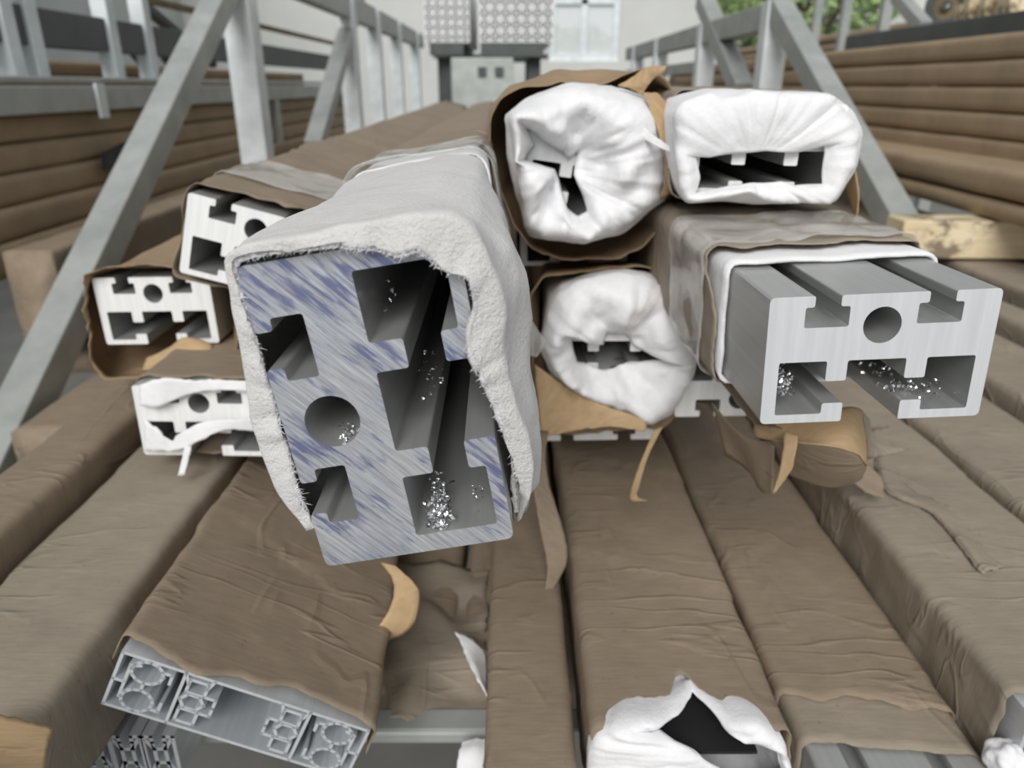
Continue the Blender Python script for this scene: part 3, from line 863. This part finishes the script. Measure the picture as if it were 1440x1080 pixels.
kc = [(832, 1066), (842, 1042), (870, 1026), (905, 1020), (925, 1010), (948, 988), (970, 958), (1000, 988), (1025, 1014), (1060, 1022), (1098, 1040), (1108, 1070), (1104, 1150), (1060, 1185), (960, 1190), (860, 1185), (828, 1140)]
kcy = [-.004, -.004, -.004, -.002, .004, .016, .034, .018, .004, -.003, -.004, -.004, -.004, -.004, -.004, -.004, -.004]
fo, _ = keyed_sleeve('foam_wrap', M['foam'], rc, PC, [(kc, kcy)], .0485, .029, .010, .16, 160, 8, 4.4, .0016, 34, .0022, .003,
                     hole=[(922, 1024), (950, 998), (972, 966), (998, 992), (1018, 1022), (1045, 1048), (1088, 1050), (1100, 1078), (1075, 1108), (1030, 1094), (985, 1068), (945, 1042)],
                     hole_y=[.002, .014, .031, .016, .004, -.006, -.005, -.004, -.004, -.008, -.010, -.004], fold=.0022, center=(0, 0), pleats=3, back_gap=.008)

# --- bare-ended slotted bar next to it (lower layer)
PE = Pose(.2165, .29, -.378, 0)
re_ = t_bar('wrapped_profile', PE, 'wrapped profile with slotted bare silver end in the lower layer', 3.3, .095, .052, cat='wrapped profile')
rect_sleeve('paper_wrap', M['kraft'], re_, .050, .0285, .006, .055, 3.3, .006, 24.0, 110, .7, .007, seam=(.19, -1.3, .0016), edge_fn=lambda x, z: -.14 * (x - .0) if z > 0 else 0)
rect_sleeve('inner_paper_wrap', M['kraft_grey'], re_, .0492, .0276, .006, .022, .3, .004, 25.0, 96, .3, .007, edge_fn=lambda x, z: -.1 * x if z > 0 else 0)

# --- bar with creased and ripped paper, light lattice end
PG = Pose(.329, .310, -.3365, 0)
rg = PG.root('wrapped_profile'); tag(rg, 'wide wrapped profile with creased, ripped paper and a lattice end', 'wrapped profile')
walls_mesh('extrusion', cells(.108, .054, 3, 1), 3.3, .0022, M['alu_lattice'], rg, -.012)
rect_sleeve('paper_wrap', M['kraft_grey'], rg, .058, .0305, .006, 0, 3.3, .005, 27.0, 120, .7, .006, noise_amp=.0013, nf=22, seam=(.13, .4, .0016))
wad = link('foam_wad', mesh('w', [], []), M['foam'], rg)
bm = bmesh.new(); bmesh.ops.create_icosphere(bm, subdivisions=4, radius=.011)
for v in bm.verts: v.co *= 1 + .35 * fbm(v.co.x * 90, v.co.y * 90, v.co.z * 90, 3)
bm.to_mesh(wad.data); bm.free()
for p in wad.data.polygons: p.use_smooth = True
wad.location = (-.058, -.012, -.006)
# dark rip lines: folds of paper lifted along the tear
patch('lifted_paper', M['kraft_grey'], rg, PG, [[(1345, 765, .455), (1375, 760, .456), (1410, 762, .457), (1450, 775, .452)], [(1352, 790, .45), (1385, 803, .444), (1420, 800, .446), (1460, 805, .444)], [(1340, 818, .438), (1380, 822, .436), (1420, 820, .437), (1465, 822, .436)]], .0006, .0012, 40, 5.0, 7, .001)
patch('lifted_paper', M['kraft'], rg, PG, [[(1205, 640, .53), (1225, 655, .522), (1240, 672, .513)], [(1180, 660, .52), (1215, 690, .50), (1245, 700, .497)]], .0006, .001, 40, 6.0, 7, .001)

def on_z(px, py, z): return (px, py, at_z(px, py, z).y)
rip = [(1222, 608), (1230, 650), (1246, 690), (1300, 718), (1328, 742), (1350, 772), (1384, 806)]
patch('lifted_paper', M['kraft_grey'], rg, PG, [[on_z(a, b, -.3035) for a, b in rip], [on_z(a + 9, b - 5, -.3005) for a, b in rip], [on_z(a + 26, b - 9, -.3052) for a, b in rip]], .0006, .0012, 60, 8.0, 7, .002)

# --- wide tilted bar with lattice end
PB = Pose(-.150, .308, -.322, -26, -5, -6)
rb = PB.root('wrapped_profile'); tag(rb, 'wide tilted wrapped profile showing a framed lattice end', 'wrapped profile')
Wb, Hb = .138, .034
seg = [[(-Wb / 2, -Hb / 2), (Wb / 2, -Hb / 2), (Wb / 2, Hb / 2), (-Wb / 2, Hb / 2), (-Wb / 2, -Hb / 2)]]
def ring_pl(cx, cz, rx, rz, a0=0, a1=360, n=12): return [(cx + rx * math.cos(math.radians(a0 + (a1 - a0) * k / n)), cz + rz * math.sin(math.radians(a0 + (a1 - a0) * k / n))) for k in range(n + 1)]
for sgn in (-1, 1):
    X = lambda q: sgn * (-Wb / 2 + q)
    seg += [[(X(.006), -Hb * .28), (X(.006), Hb * .30)], [(X(.006), Hb * .32), (X(.011), Hb * .36)], [(X(.0), 0), (X(.006), 0)],
            ring_pl(X(.0155), Hb * .27, .0085, .0068), ring_pl(X(.0155), -Hb * .27, .0085, .0068),
            [(X(.0155), Hb * .06), (X(.0155), -Hb * .06)], [(X(.024), Hb * .36), (X(.028), Hb * .36), (X(.028), Hb * .2)],
            [(X(.024), -Hb * .36), (X(.028), -Hb * .36), (X(.028), -Hb * .2)],
            [(X(.034), Hb * .5), (X(.034), -Hb * .5)], ring_pl(X(.0425), Hb * .28, .0072, .0058, 45, 405, 4), ring_pl(X(.0425), -Hb * .28, .0072, .0058, 45, 405, 4),
            ring_pl(X(.0425), 0, .0065, .005, 0, 360, 6), [(X(.049), Hb * .16), (X(.054), Hb * .16), (X(.054), Hb * .05)], [(X(.049), -Hb * .16), (X(.054), -Hb * .16), (X(.054), -Hb * .05)],
            [(X(.034), Hb * .5), (X(.0375), Hb * .3)], [(X(.0475), Hb * .3), (X(.05), Hb * .5)]]
walls_mesh('extrusion', seg, .6, .0017, M['alu_lattice'], rb)
rect_sleeve('paper_wrap', M['kraft'], rb, Wb / 2 + .0035, Hb / 2 + .004, .005, .003, .6, .006, 30.0, 130, .6, .006, noise_amp=.0013, seam=(.17, 1.2, .0016),
            edge_fn=lambda x, z: (.006 * math.sin(x * 60) if z > 0 else .05))
patch('paper_flap', M['kraft_lit'], rb, PB, [[(535, 905, .41), (575, 885, .41), (588, 850, .412), (585, 825, .414), (556, 795, .42)], [(500, 902, .395), (532, 880, .405), (552, 845, .412), (552, 815, .417), (535, 790, .425)]], .0005, .0006, 30, 2.0, 7, .0006)
patch('paper_flap', M['kraft'], rb, PB, [[(345, 655, .62), (300, 740, .53), (240, 815, .46), (170, 905, .40), (118, 945, .375)], [(352, 672, .615), (318, 748, .525), (262, 818, .455), (205, 880, .408), (160, 935, .38)]], .0006, .001, 30, 3.0, 7, .001)

# --- lattice-ended light profiles under it
for k, (xa, xb_, yy, zt_) in enumerate(((-.290, -.2495, .342, -.368), (-.2485, -.208, .340, -.370))):
    pk = Pose((xa + xb_) / 2, yy, zt_ - .017, 0)
    o = pk.root('lattice_profile'); tag(o, ['bare honeycomb profile under the tilted bar, beside the torn paper corner', 'bare honeycomb profile directly under the framed lattice end'][k], 'profile')
    walls_mesh('extrusion', cells(xb_ - xa, .034, 2, 1), 2.0, .0024, M['alu_lattice'], o)
# torn paper corner lying on the lattice profiles
tp = patch('torn_paper', M['kraft_lit'], None, None, [[(-40, 1000, .272), (30, 1012, .266), (74, 1022, .262)], [(-40, 1060, .245), (28, 1062, .243), (66, 1055, .245)], [(-40, 1120, .21), (20, 1120, .21), (60, 1120, .21)]], .0006, .0012, 30, 7.0, 7, .001)
tag(tp, 'torn corner of light kraft paper beside the honeycomb profiles', 'paper')
# crumpled foam and paper stuffed in the gap
cs = patch('crumpled_sheet', M['kraft_grey'], None, None, [[(520, 790, .56), (575, 790, .56), (630, 795, .56), (690, 800, .56)], [(510, 850, .50), (560, 850, .50), (625, 860, .50), (690, 860, .50)], [(520, 920, .45), (580, 910, .455), (640, 915, .45), (690, 920, .45)], [(545, 985, .405), (590, 990, .40), (640, 995, .40), (690, 995, .405)], [(535, 1010, .388), (590, 1016, .385), (640, 1024, .383), (690, 1034, .38)]], .0006, .008, 34, 9.0, 9, .002)
tag(cs, 'crumpled dull paper sheet stuffed in the gap above the cross beam', 'paper')
fs = patch('foam_scrap', M['foam'], None, None, [[(640, 890, .455), (662, 900, .452), (680, 915, .45)], [(655, 915, .44), (668, 930, .432), (684, 955, .425)], [(672, 960, .415), (680, 970, .412), (688, 985, .41)]], .001, .003, 50, 2.0, 7, .001)
tag(fs, 'small white foam scrap on the crumpled sheet', 'foam')
fs = patch('foam_scrap', M['foam'], None, None, [[(650, 1040, .366), (668, 1040, .366), (684, 1042, .366)], [(645, 1060, .356), (664, 1062, .354), (684, 1064, .355)], [(640, 1095, .345), (660, 1095, .345), (684, 1095, .345)]], .001, .003, 50, 4.0, 7, .001)
tag(fs, 'white foam scrap hanging over the cross beam beside the narrow bar', 'foam')

# ------------------------------------------------------------------ second layer: bare faces half hidden
P = Pose(.072, .577, -.2555, 181); r_ = t_bar('slotted_profile', P, 'upturned slotted profile under the round foam-wrapped end', 3.3, face='alu_white')
rect_sleeve('paper_wrap', M['kraft'], r_, .0535, .0335, .006, .03, 3.3, .006, 41.0, 72, .3, .012)
P = Pose(.178, .533, -.2125, 181); r_ = t_bar('slotted_profile', P, 'upturned slotted profile under the big bare profile with curled paper', 3.3, face='alu_white')
rect_sleeve('paper_wrap', M['kraft'], r_, .0535, .0325, .006, .03, 3.3, .006, 42.0, 72, .3, .012)
P = Pose(.055, .655, -.122, 1); r_ = t_bar('slotted_profile', P, 'shadowed slotted profile between the two foam-crumpled ends', 3.2, .096, .055, face='alu_white')
rect_sleeve('paper_wrap', M['kraft'], r_, .0505, .0295, .006, .03, 3.2, .006, 43.0, 72, .3, .012)

# ------------------------------------------------------------------ left group
P3 = Pose(-.245, .53, -.246, -.8)
r3 = t_bar('slotted_profile', P3, 'slotted profile with shreds of white foam over its face, below the paper-boxed one', 3.2, face='alu_white')
rect_sleeve('paper_wrap', M['kraft'], r3, .0525, .032, .006, .012, 3.2, .008, 51.0, 96, .4, .008)
patch('foam_shred', M['foam'], r3, P3, [[(196, 540, .528), (230, 532, .522), (270, 536, .522), (300, 533, .523), (364, 536, .526)], [(198, 570, .526), (225, 572, .523), (262, 556, .523), (310, 548, .522), (364, 552, .525)]], .001, .0007, 40, 2, 7, .001)
patch('foam_shred', M['foam'], r3, P3, [[(203, 590, .527), (222, 604, .522), (240, 620, .522), (252, 610, .52), (290, 592, .518), (330, 590, .52), (366, 588, .524)], [(205, 634, .527), (220, 634, .524), (236, 634, .522), (256, 632, .518), (285, 618, .515), (316, 605, .518), (366, 606, .524)]], .001, .0007, 40, 3, 7, .001)
patch('foam_shred', M['foam'], r3, P3, [[(262, 610, .519), (259, 632, .516), (250, 668, .512)], [(272, 612, .519), (268, 634, .516), (259, 668, .512)]], .001, .0006, 60, 4, 7, .0006)
P2 = Pose(-.309, .62, -.182, 1)
r2 = t_bar('slotted_profile', P2, 'slotted profile with bright face inside an open box of kraft paper', 3.1, face='alu_white')
k2 = [([(118, 388), (150, 376), (205, 374), (260, 380), (300, 392), (334, 402), (338, 440), (330, 500), (318, 512), (260, 520), (200, 528), (150, 534), (128, 512), (122, 450)], -.012),
      ([(124, 392), (170, 376), (240, 375), (310, 392), (332, 410), (330, 505), (250, 520), (160, 528), (132, 500)], .02)]
keyed_sleeve('paper_wrap', M['kraft_warm'], r2, P2, k2, .0525, .032, .006, 3.1, 110, 6, 6.1, .0016, 20, .0007, .006)
patch('paper_flap', M['kraft_lit'], r2, P2, [[(200, 520, .60), (240, 516, .598), (290, 508, .60), (300, 500, .604)], [(205, 503, .612), (235, 490, .612), (262, 474, .614), (298, 484, .614)]], .0006, .0008, 30, 3, 6, .0006)
P1 = Pose(-.191, .542, -.113, -15.4, -1.5)
r1 = t_bar('slotted_profile', P1, 'tilted slotted profile with bright white face beside the big foam-wrapped end', 3.2, face='alu_white')
rect_sleeve('paper_wrap', M['kraft'], r1, .0545, .0345, .008, .010, 3.2, .008, 53.0, 110, .6, .007, noise_amp=.003, nf=18, seam=(.2, 1.5, .002))
rect_sleeve('tape', M['tape'], r1, .0575, .0375, .009, .07, .17, .002, 54.0, 96, .2, .006, noise_amp=.003, nf=18)

# ------------------------------------------------------------------ mid centre: crumpled round foam end
PM = Pose(.0785, .535, -.1805, 0)
rm = t_bar('wrapped_profile', PM, 'profile with a round crumpled white foam end above the two upturned profiles', 3.2, .092, .052, face='alu_white', cat='wrapped profile')
km = [([(765, 490), (772, 450), (785, 415), (810, 398), (850, 388), (880, 384), (915, 393), (945, 420), (965, 455), (975, 490), (972, 530), (955, 565), (935, 585), (915, 600), (895, 585), (860, 572), (825, 560), (790, 535)], -.014),
      ([(763, 490), (770, 445), (790, 405), (840, 386), (885, 381), (930, 395), (970, 440), (980, 490), (970, 540), (945, 580), (905, 598), (850, 580), (800, 550), (775, 525)], .012)]
keyed_sleeve('foam_wrap', M['foam'], rm, PM, km, .0495, .0295, .012, .5, 140, 7, 3.3, .0018, 30, .001, .003,
             hole=[(803, 468), (818, 468), (830, 487), (848, 486), (852, 466), (876, 466), (890, 484), (920, 498), (948, 497), (905, 507), (850, 516), (812, 512), (808, 490)], fold=.010, hole_y=-.004, pleats=5)
keyed_sleeve('paper_wrap', M['kraft_warm'], rm, PM, [([(752, 490), (745, 420), (765, 388), (800, 384), (850, 378), (900, 376), (950, 390), (985, 430), (992, 500), (975, 560), (930, 606), (905, 600), (860, 604), (800, 612), (755, 600), (748, 545)], .02)],
             .053, .033, .008, 3.1, 110, 8, 8.8, .0016, 20, .0007, .004)
patch('paper_flap', M['kraft_lit'], rm, PM, [[(752, 512, .54), (790, 540, .525), (830, 562, .515), (880, 580, .51), (905, 592, .505)], [(756, 570, .53), (790, 580, .52), (830, 590, .512), (870, 594, .506), (908, 602, .502)], [(762, 616, .52), (790, 610, .514), (806, 606, .51), (860, 600, .505), (905, 605, .50)]], .0006, .0008, 30, 5, 7, .0012)
patch('clear_film', M['tape'], rm, PM, [[(738, 440, .47), (752, 455, .48), (766, 478, .49)], [(736, 478, .465), (748, 480, .475), (764, 488, .488)], [(738, 500, .462), (746, 500, .47), (754, 502, .478)]], .0004, .001, 60, 2, 7)

# ------------------------------------------------------------------ upper centre: big crumpled foam end in an opened paper wrap
PU = Pose(.0555, .545, -.054, -8)
ru = t_bar('wrapped_profile', PU, 'profile with crumpled white foam end inside an opened kraft wrap on top', 3.3, .094, .056, face='alu_white', cat='wrapped profile')
ku = [([(716, 160), (735, 145), (770, 132), (810, 124), (850, 124), (885, 130), (912, 145), (926, 160), (930, 190), (938, 215), (935, 250), (930, 280), (900, 305), (865, 328), (810, 338), (765, 334), (738, 322), (732, 270), (728, 220)], -.016),
      ([(712, 165), (740, 138), (800, 121), (860, 121), (915, 140), (938, 180), (944, 230), (935, 280), (880, 325), (810, 340), (745, 330), (725, 270), (715, 220)], .010)]
keyed_sleeve('foam_wrap', M['foam'], ru, PU, ku, .0495, .0305, .010, .5, 150, 7, 7.7, .0022, 26, .0011, .003,
             hole=[(737, 175), (760, 193), (790, 212), (800, 220), (812, 216), (806, 245), (818, 272), (824, 292), (810, 300), (795, 290), (788, 262), (775, 225), (736, 226), (752, 205)], fold=.016, hole_y=-.006, pleats=4)
ku2 = [([(688, 210), (690, 165), (702, 138), (735, 124), (772, 118), (790, 111), (806, 120), (845, 122), (880, 108), (912, 92), (940, 120), (955, 165), (966, 215), (958, 245), (936, 282), (940, 305), (905, 350), (870, 364), (800, 366), (750, 352), (722, 318), (705, 260)], .006),
       ([(684, 205), (690, 150), (715, 122), (780, 102), (850, 98), (905, 100), (945, 130), (962, 190), (958, 250), (930, 300), (880, 345), (800, 360), (740, 335), (705, 270)], .04)]
keyed_sleeve('paper_wrap', M['kraft_warm'], ru, PU, ku2, .0505, .0325, .008, 3.2, 130, 8, 9.1, .0022, 20, .0007, .005)
patch('paper_flap', M['kraft_lit'], ru, PU, [[(868, 120, .535), (890, 108, .53), (905, 96, .525), (920, 93, .52), (938, 93, .515)], [(885, 124, .53), (900, 116, .525), (912, 106, .522), (922, 100, .518), (936, 97, .515)], [(903, 134, .528), (910, 122, .525), (918, 112, .522), (926, 106, .518), (934, 100, .516)]], .0006, .0006, 40, 4, 7, .0006)
patch('paper_flap', M['kraft_lit'], ru, PU, [[(905, 130, .52), (925, 132, .525), (944, 150, .53)], [(918, 165, .515), (938, 175, .518), (962, 205, .522)], [(930, 205, .513), (945, 215, .515), (966, 222, .52)], [(936, 235, .515), (944, 245, .518), (958, 248, .522)], [(930, 278, .52), (936, 276, .522), (942, 272, .525)]], .0006, .0006, 40, 5, 7, .0008)
patch('foam_shred', M['foam'], ru, PU, [[(905, 178, .505), (925, 195, .50), (940, 205, .498), (953, 210, .498)], [(905, 195, .505), (922, 205, .50), (936, 212, .497), (950, 215, .497)]], .001, .0006, 60, 4, 6, .0006)

# ------------------------------------------------------------------ upper right: foam folded down over the face
PR2 = Pose(.156, .475, -.037, -1)
r5 = t_bar('wrapped_profile', PR2, 'profile half covered by a folded-down white foam sheet, lying on the big bare profile', 3.3, .092, .054, face='alu_white', cat='wrapped profile')
k5 = [([(948, 160), (956, 145), (985, 135), (1002, 131), (1010, 142), (1040, 138), (1062, 130), (1080, 134), (1150, 133), (1174, 136), (1190, 160), (1208, 186), (1202, 225), (1185, 262), (1165, 284), (1110, 284), (1075, 278), (1052, 270), (1020, 278), (968, 284), (956, 262), (956, 200)], [-.010] * 22),
      ([(944, 160), (955, 140), (1000, 128), (1060, 128), (1165, 131), (1195, 155), (1210, 185), (1203, 235), (1170, 284), (1080, 282), (965, 284), (950, 230)], .012)]
keyed_sleeve('foam_wrap', M['foam'], r5, PR2, k5, .0495, .0305, .008, .4, 150, 7, 2.2, .0016, 26, .0012, .003,
             hole=[(978, 218), (990, 222), (1020, 216), (1060, 214), (1100, 214), (1138, 212), (1157, 204), (1156, 260), (1112, 261), (1100, 254), (1060, 258), (1025, 262), (977, 272), (982, 250)], fold=.0022, hole_y=-.006, pleats=1)
rect_sleeve('paper_wrap', M['kraft_grey'], r5, .0505, .0335, .008, .03, 3.3, .010, 62.0, 110, .5, .008, noise_amp=.002,
            edge_fn=lambda x, z: .02 if z > 0 else 0)
patch('paper_flap', M['kraft_lit'], r5, PR2, [[(1199, 215, .49), (1204, 245, .487), (1208, 275, .485), (1205, 305, .485)], [(1188, 262, .505), (1194, 280, .50), (1198, 295, .497), (1199, 308, .495)]], .0006, .0006, 40, 5, 6, .0006)

# ------------------------------------------------------------------ right: big bare profile
PRR = Pose(.163, .310, -.113, 2.6, 0, -.4)
rr5 = t_bar('slotted_profile', PRR, 'big bare slotted profile jutting from its wrap with curled kraft paper below', 3.4, face='alu_cut')
rect_sleeve('foam_wrap', M['foam'], rr5, .0525, .0325, .006, .058, .4, .003, 71.0, 110, .25, .008, noise_amp=.0012, th=.0018)
rect_sleeve('paper_wrap', M['kraft_grey'], rr5, .0555, .0355, .009, .066, 3.4, .010, 72.0, 130, .55, .007, noise_amp=.0022, nf=20, seam=(.2, .6, .0016),
            edge_fn=lambda x, z: (.012 + .05 * max(0, x)) if z > .02 else 0)
rect_sleeve('tape', M['tape'], rr5, .058, .038, .010, .085, .17, .004, 73.0, 110, .2, .006, noise_amp=.0024, nf=24)
patch('paper_flap', M['kraft'], rr5, PRR, [[(975, 492, .42), (1000, 520, .41), (1030, 556, .40), (1058, 592, .385), (1075, 600, .37)], [(988, 478, .43), (1020, 510, .42), (1040, 545, .41), (1075, 585, .395), (1100, 605, .38)]], .0006, .0008, 30, 6, 7, .001)
patch('curled_paper', M['kraft_lit'], rr5, PRR, [[(1060, 590, .40), (1110, 592, .39), (1160, 580, .385), (1195, 572, .385), (1212, 576, .39)], [(1062, 612, .395), (1112, 618, .38), (1160, 612, .37), (1200, 610, .37), (1218, 620, .38)], [(1085, 618, .385), (1120, 622, .372), (1168, 628, .362), (1206, 640, .366), (1219, 655, .375)]], .0005, .0006, 30, 3, 7, .0006)
patch('curled_paper', M['kraft'], rr5, PRR, [[(1085, 618, .386), (1120, 620, .373), (1168, 626, .364), (1206, 640, .367), (1219, 655, .377)], [(1092, 640, .40), (1125, 655, .392), (1165, 668, .385), (1200, 672, .383), (1214, 668, .385)], [(1110, 668, .41), (1140, 680, .405), (1168, 686, .40), (1195, 682, .397), (1208, 676, .392)]], .0005, .0006, 30, 4, 7, .0006)
patch('curled_paper', M['kraft_lit'], rr5, PRR, [[(1104, 608, .375), (1100, 640, .37), (1095, 668, .37), (1086, 694, .373)], [(1122, 612, .372), (1118, 640, .367), (1112, 662, .368), (1088, 696, .373)]], .0005, .0005, 30, 5, 7, .0006)
patch('curled_paper', M['kraft'], rr5, PRR, [[(1000, 565, .44), (1030, 600, .42), (1060, 618, .405), (1090, 620, .39)], [(1020, 640, .44), (1050, 660, .425), (1070, 690, .40), (1086, 694, .385)]], .0005, .0008, 30, 6, 7, .0006)
patch('curled_paper', M['kraft_grey'], rr5, PRR, [[(1212, 576, .40), (1222, 590, .41), (1224, 606, .42)], [(1219, 610, .40), (1226, 622, .415), (1240, 625, .42)], [(1219, 645, .41), (1250, 640, .42), (1278, 632, .43)]], .0005, .0006, 30, 7, 6, .0006)
# loop of paper and torn flap hanging below the crumpled round end
patch('paper_loop', M['kraft_lit'], rm, PM, [[(920, 605, .50), (905, 640, .49), (890, 680, .485), (886, 700, .485), (892, 705, .48)], [(932, 600, .50), (912, 640, .488), (900, 680, .482), (896, 698, .482), (912, 704, .478)]], .0005, .0004, 30, 7, 7, .0004)
patch('torn_flap', M['kraft'], rm, PM, [[(757, 606, .512), (752, 640, .475), (750, 680, .46), (756, 730, .452), (768, 790, .445), (766, 842, .44)], [(772, 606, .512), (766, 645, .477), (775, 690, .465), (790, 740, .455), (796, 790, .447), (772, 838, .441)]], .0005, .0008, 30, 8, 7, .0008)

# ------------------------------------------------------------------ the big profile in front
PF = Pose(-.038, .202, -.091, 99.3, -1.2, -.5)
rf = t_bar('slotted_profile', PF, 'largest slotted profile with blue-smeared sawn face under torn white foam', 2.6, .1, .062, face='streak')
kf = [([(330, 373), (345, 364), (400, 355), (470, 347), (520, 352), (560, 360), (588, 352), (604, 368), (628, 384), (656, 388), (664, 400), (668, 440), (655, 468), (660, 500), (690, 558), (706, 600), (722, 640), (730, 690), (726, 730), (722, 662), (608, 672), (492, 702), (439, 745), (405, 630), (380, 545), (349, 439)],
       [-.001, -.002, -.004, -.005, -.006, -.006, -.006, -.006, -.006, -.006, -.006, -.005, -.005, -.004, -.002, .002, .006, .010, .016, .05, .06, .05, .004, .003, .002, .001]),
      ([(324, 366), (345, 352), (400, 340), (480, 326), (560, 314), (632, 306), (662, 322), (684, 360), (700, 400), (708, 440), (706, 480), (712, 520), (728, 570), (742, 610), (748, 655), (742, 700), (728, 732), (722, 664), (608, 674), (492, 704), (432, 745), (392, 688), (364, 615), (346, 520), (330, 440)],
       [.0, -.002, -.004, -.005, -.005, -.005, -.004, -.003, -.002, .0, .002, .003, .004, .006, .008, .010, .016, .05, .06, .05, .006, .005, .004, .003, .002]),
      ([(336, 356), (370, 330), (430, 310), (520, 294), (600, 290), (670, 306), (715, 342), (738, 395), (743, 450), (744, 520), (752, 570), (758, 615), (752, 670), (742, 712), (722, 690), (720, 616), (610, 633), (508, 656), (440, 742), (415, 700), (385, 640), (362, 540), (342, 440)], [.034] * 14 + [.06, .07, .08, .07] + [.034] * 5),
      ([(462, 282), (500, 262), (560, 244), (630, 232), (672, 244), (700, 285), (718, 340), (726, 400), (732, 470), (734, 535), (640, 560), (545, 560), (530, 520), (490, 380)], .135)]
fo, rings = keyed_sleeve('foam_wrap', M['foam_grey'], rf, PF, kf, .0545, .0355, .010, .5, 220, 9, 1.9, .0014, 34, .0016, .0030, dense=.3, tail_step=.01)
rect_sleeve('foam_overlap', M['foam'], rf, .0555, .0368, .010, .205, .42, .006, 81.0, 110, .4, .008, noise_amp=.0016, nf=20, th=.001)
rect_sleeve('paper_wrap', M['kraft'], rf, .0568, .0385, .010, .265, 2.6, .008, 82.0, 110, .6, .01, noise_amp=.002)
rect_sleeve('tape', M['tape'], rf, .0585, .0405, .012, .20, .31, .004, 83.0, 110, .32, .006, noise_amp=.003, nf=20)
# inner loose layer of foam beside the right flank
patch('foam_inner_layer', M['foam_grey'], rf, PF, [[(662, 395, .206), (672, 430, .207), (664, 470, .205), (700, 560, .208), (712, 610, .212), (720, 660, .216), (724, 722, .218)], [(700, 400, .216), (712, 440, .218), (716, 490, .218), (730, 560, .222), (738, 610, .225), (742, 660, .226), (732, 722, .226)]], .0014, .001, 50, 3, 7, .0015)
# fibres along the torn foam edge
r = random.Random(5); fv = []; ff = []
X0, Z0, Y0 = rings[0]; n0 = len(X0)
for k in range(5200):
    i = r.randrange(n0); row = rings[r.choice((0, 0, 0, 0, 1, 2, 3))]
    j = (i + 1) % n0; t = r.random()
    p = Vector((row[0][i] * (1 - t) + row[0][j] * t, row[2][i] * (1 - t) + row[2][j] * t, row[1][i] * (1 - t) + row[1][j] * t))
    if p.x < -.034: continue
    d = Vector((p.x, 0, p.z)).normalized() * r.uniform(.1, 1) + Vector((0, -r.uniform(.0, 1.0), 0)) + Vector((r.gauss(0, .6), r.gauss(0, .4), r.gauss(0, .6)))
    d.normalize(); L = r.uniform(.0008, .0024)
    s_ = d.orthogonal().normalized() * r.uniform(.00006, .00012); i0 = len(fv); bend = Vector((r.gauss(0, 1), r.gauss(0, 1), r.gauss(0, 1))) * L * .25
    fv += [p - s_, p + s_, p + d * L * .6 + bend * .5 + s_ * .6, p + d * L * .6 + bend * .5 - s_ * .6, p + d * L + bend]
    ff += [(i0, i0 + 1, i0 + 2, i0 + 3), (i0 + 3, i0 + 2, i0 + 4)]
o = link('foam_fibres', mesh('foam_fibres', fv, ff), M['foam'], rf); o['kind'] = 'stuff'

# metal swarf lying in the cavities
def swarf(label, pose, spots, seed):
    """curly chips; spots: (u, v, spread_u, spread_v, depth0, depth1, count, size) in section coordinates"""
    r = random.Random(seed); v = []; f = []
    W, H = .1, .061
    for u, q, su, sq, d0, d1, cnt, size in spots:
        for _ in range(cnt):
            c = Vector(((u + r.gauss(0, su) - .5) * W, r.uniform(d0, d1), (.5 - q + r.gauss(0, sq)) * H))
            a = Vector((r.gauss(0, 1), r.gauss(0, 1), r.gauss(0, 1))).normalized(); b = a.orthogonal().normalized(); e = a.cross(b)
            R = size * r.uniform(.4, 1.2); n = r.randint(3, 6); wd = R * r.uniform(.25, .5); i0 = len(v); ph = r.uniform(0, 6)
            for k in range(n + 1):
                t = ph + k * .7
                p = c + (b * math.cos(t) + e * math.sin(t)) * R + a * k * R * .12
                v += [p - a * wd, p + a * wd]
            f += [(i0 + 2 * k, i0 + 2 * k + 1, i0 + 2 * k + 3, i0 + 2 * k + 2) for k in range(n)]
    o = link('metal_swarf', mesh('metal_swarf', v, f), M['swarf']); o.matrix_world = pose.m
    return tag(o, label, 'metal chips', None, 'stuff')
# in the front profile local x runs up the picture and local z to the left
swarf('bright curly metal chips lying inside the blue-smeared front profile', PF,
      [(.11, .63, .028, .022, .001, .020, 230, .0011), (.075, .63, .010, .03, .001, .012, 110, .0012), (.42, .27, .012, .025, .001, .010, 90, .0009), (.50, .70, .03, .03, .012, .04, 22, .0007), (.80, .60, .02, .03, .012, .04, 10, .0007), (.10, .84, .012, .02, .004, .02, 14, .0006)], 4)
swarf('bright metal chips piled inside the channel of the big bare profile', PRR,
      [(.11, .70, .022, .045, .004, .022, 170, .0013), (.70, .80, .06, .05, .004, .03, 80, .0012), (.82, .86, .05, .03, .004, .03, 50, .0010)], 6)

# loose flaps and shreds belong to the wrap they hang from
for root in [o for o in sc.objects if o.type == 'EMPTY']:
    kids = list(root.children)
    wraps = {k.name.split('.')[0]: k for k in kids if k.name.split('.')[0] in ('paper_wrap', 'foam_wrap')}
    for k in kids:
        nm = k.name.split('.')[0]
        host = None
        if nm in ('paper_flap', 'curled_paper', 'torn_flap', 'paper_loop', 'lifted_paper', 'inner_paper_wrap', 'tape', 'clear_film'): host = wraps.get('paper_wrap')
        if nm in ('foam_shred', 'foam_inner_layer', 'foam_fibres', 'foam_overlap'): host = wraps.get('foam_wrap')
        if host: k.parent = host
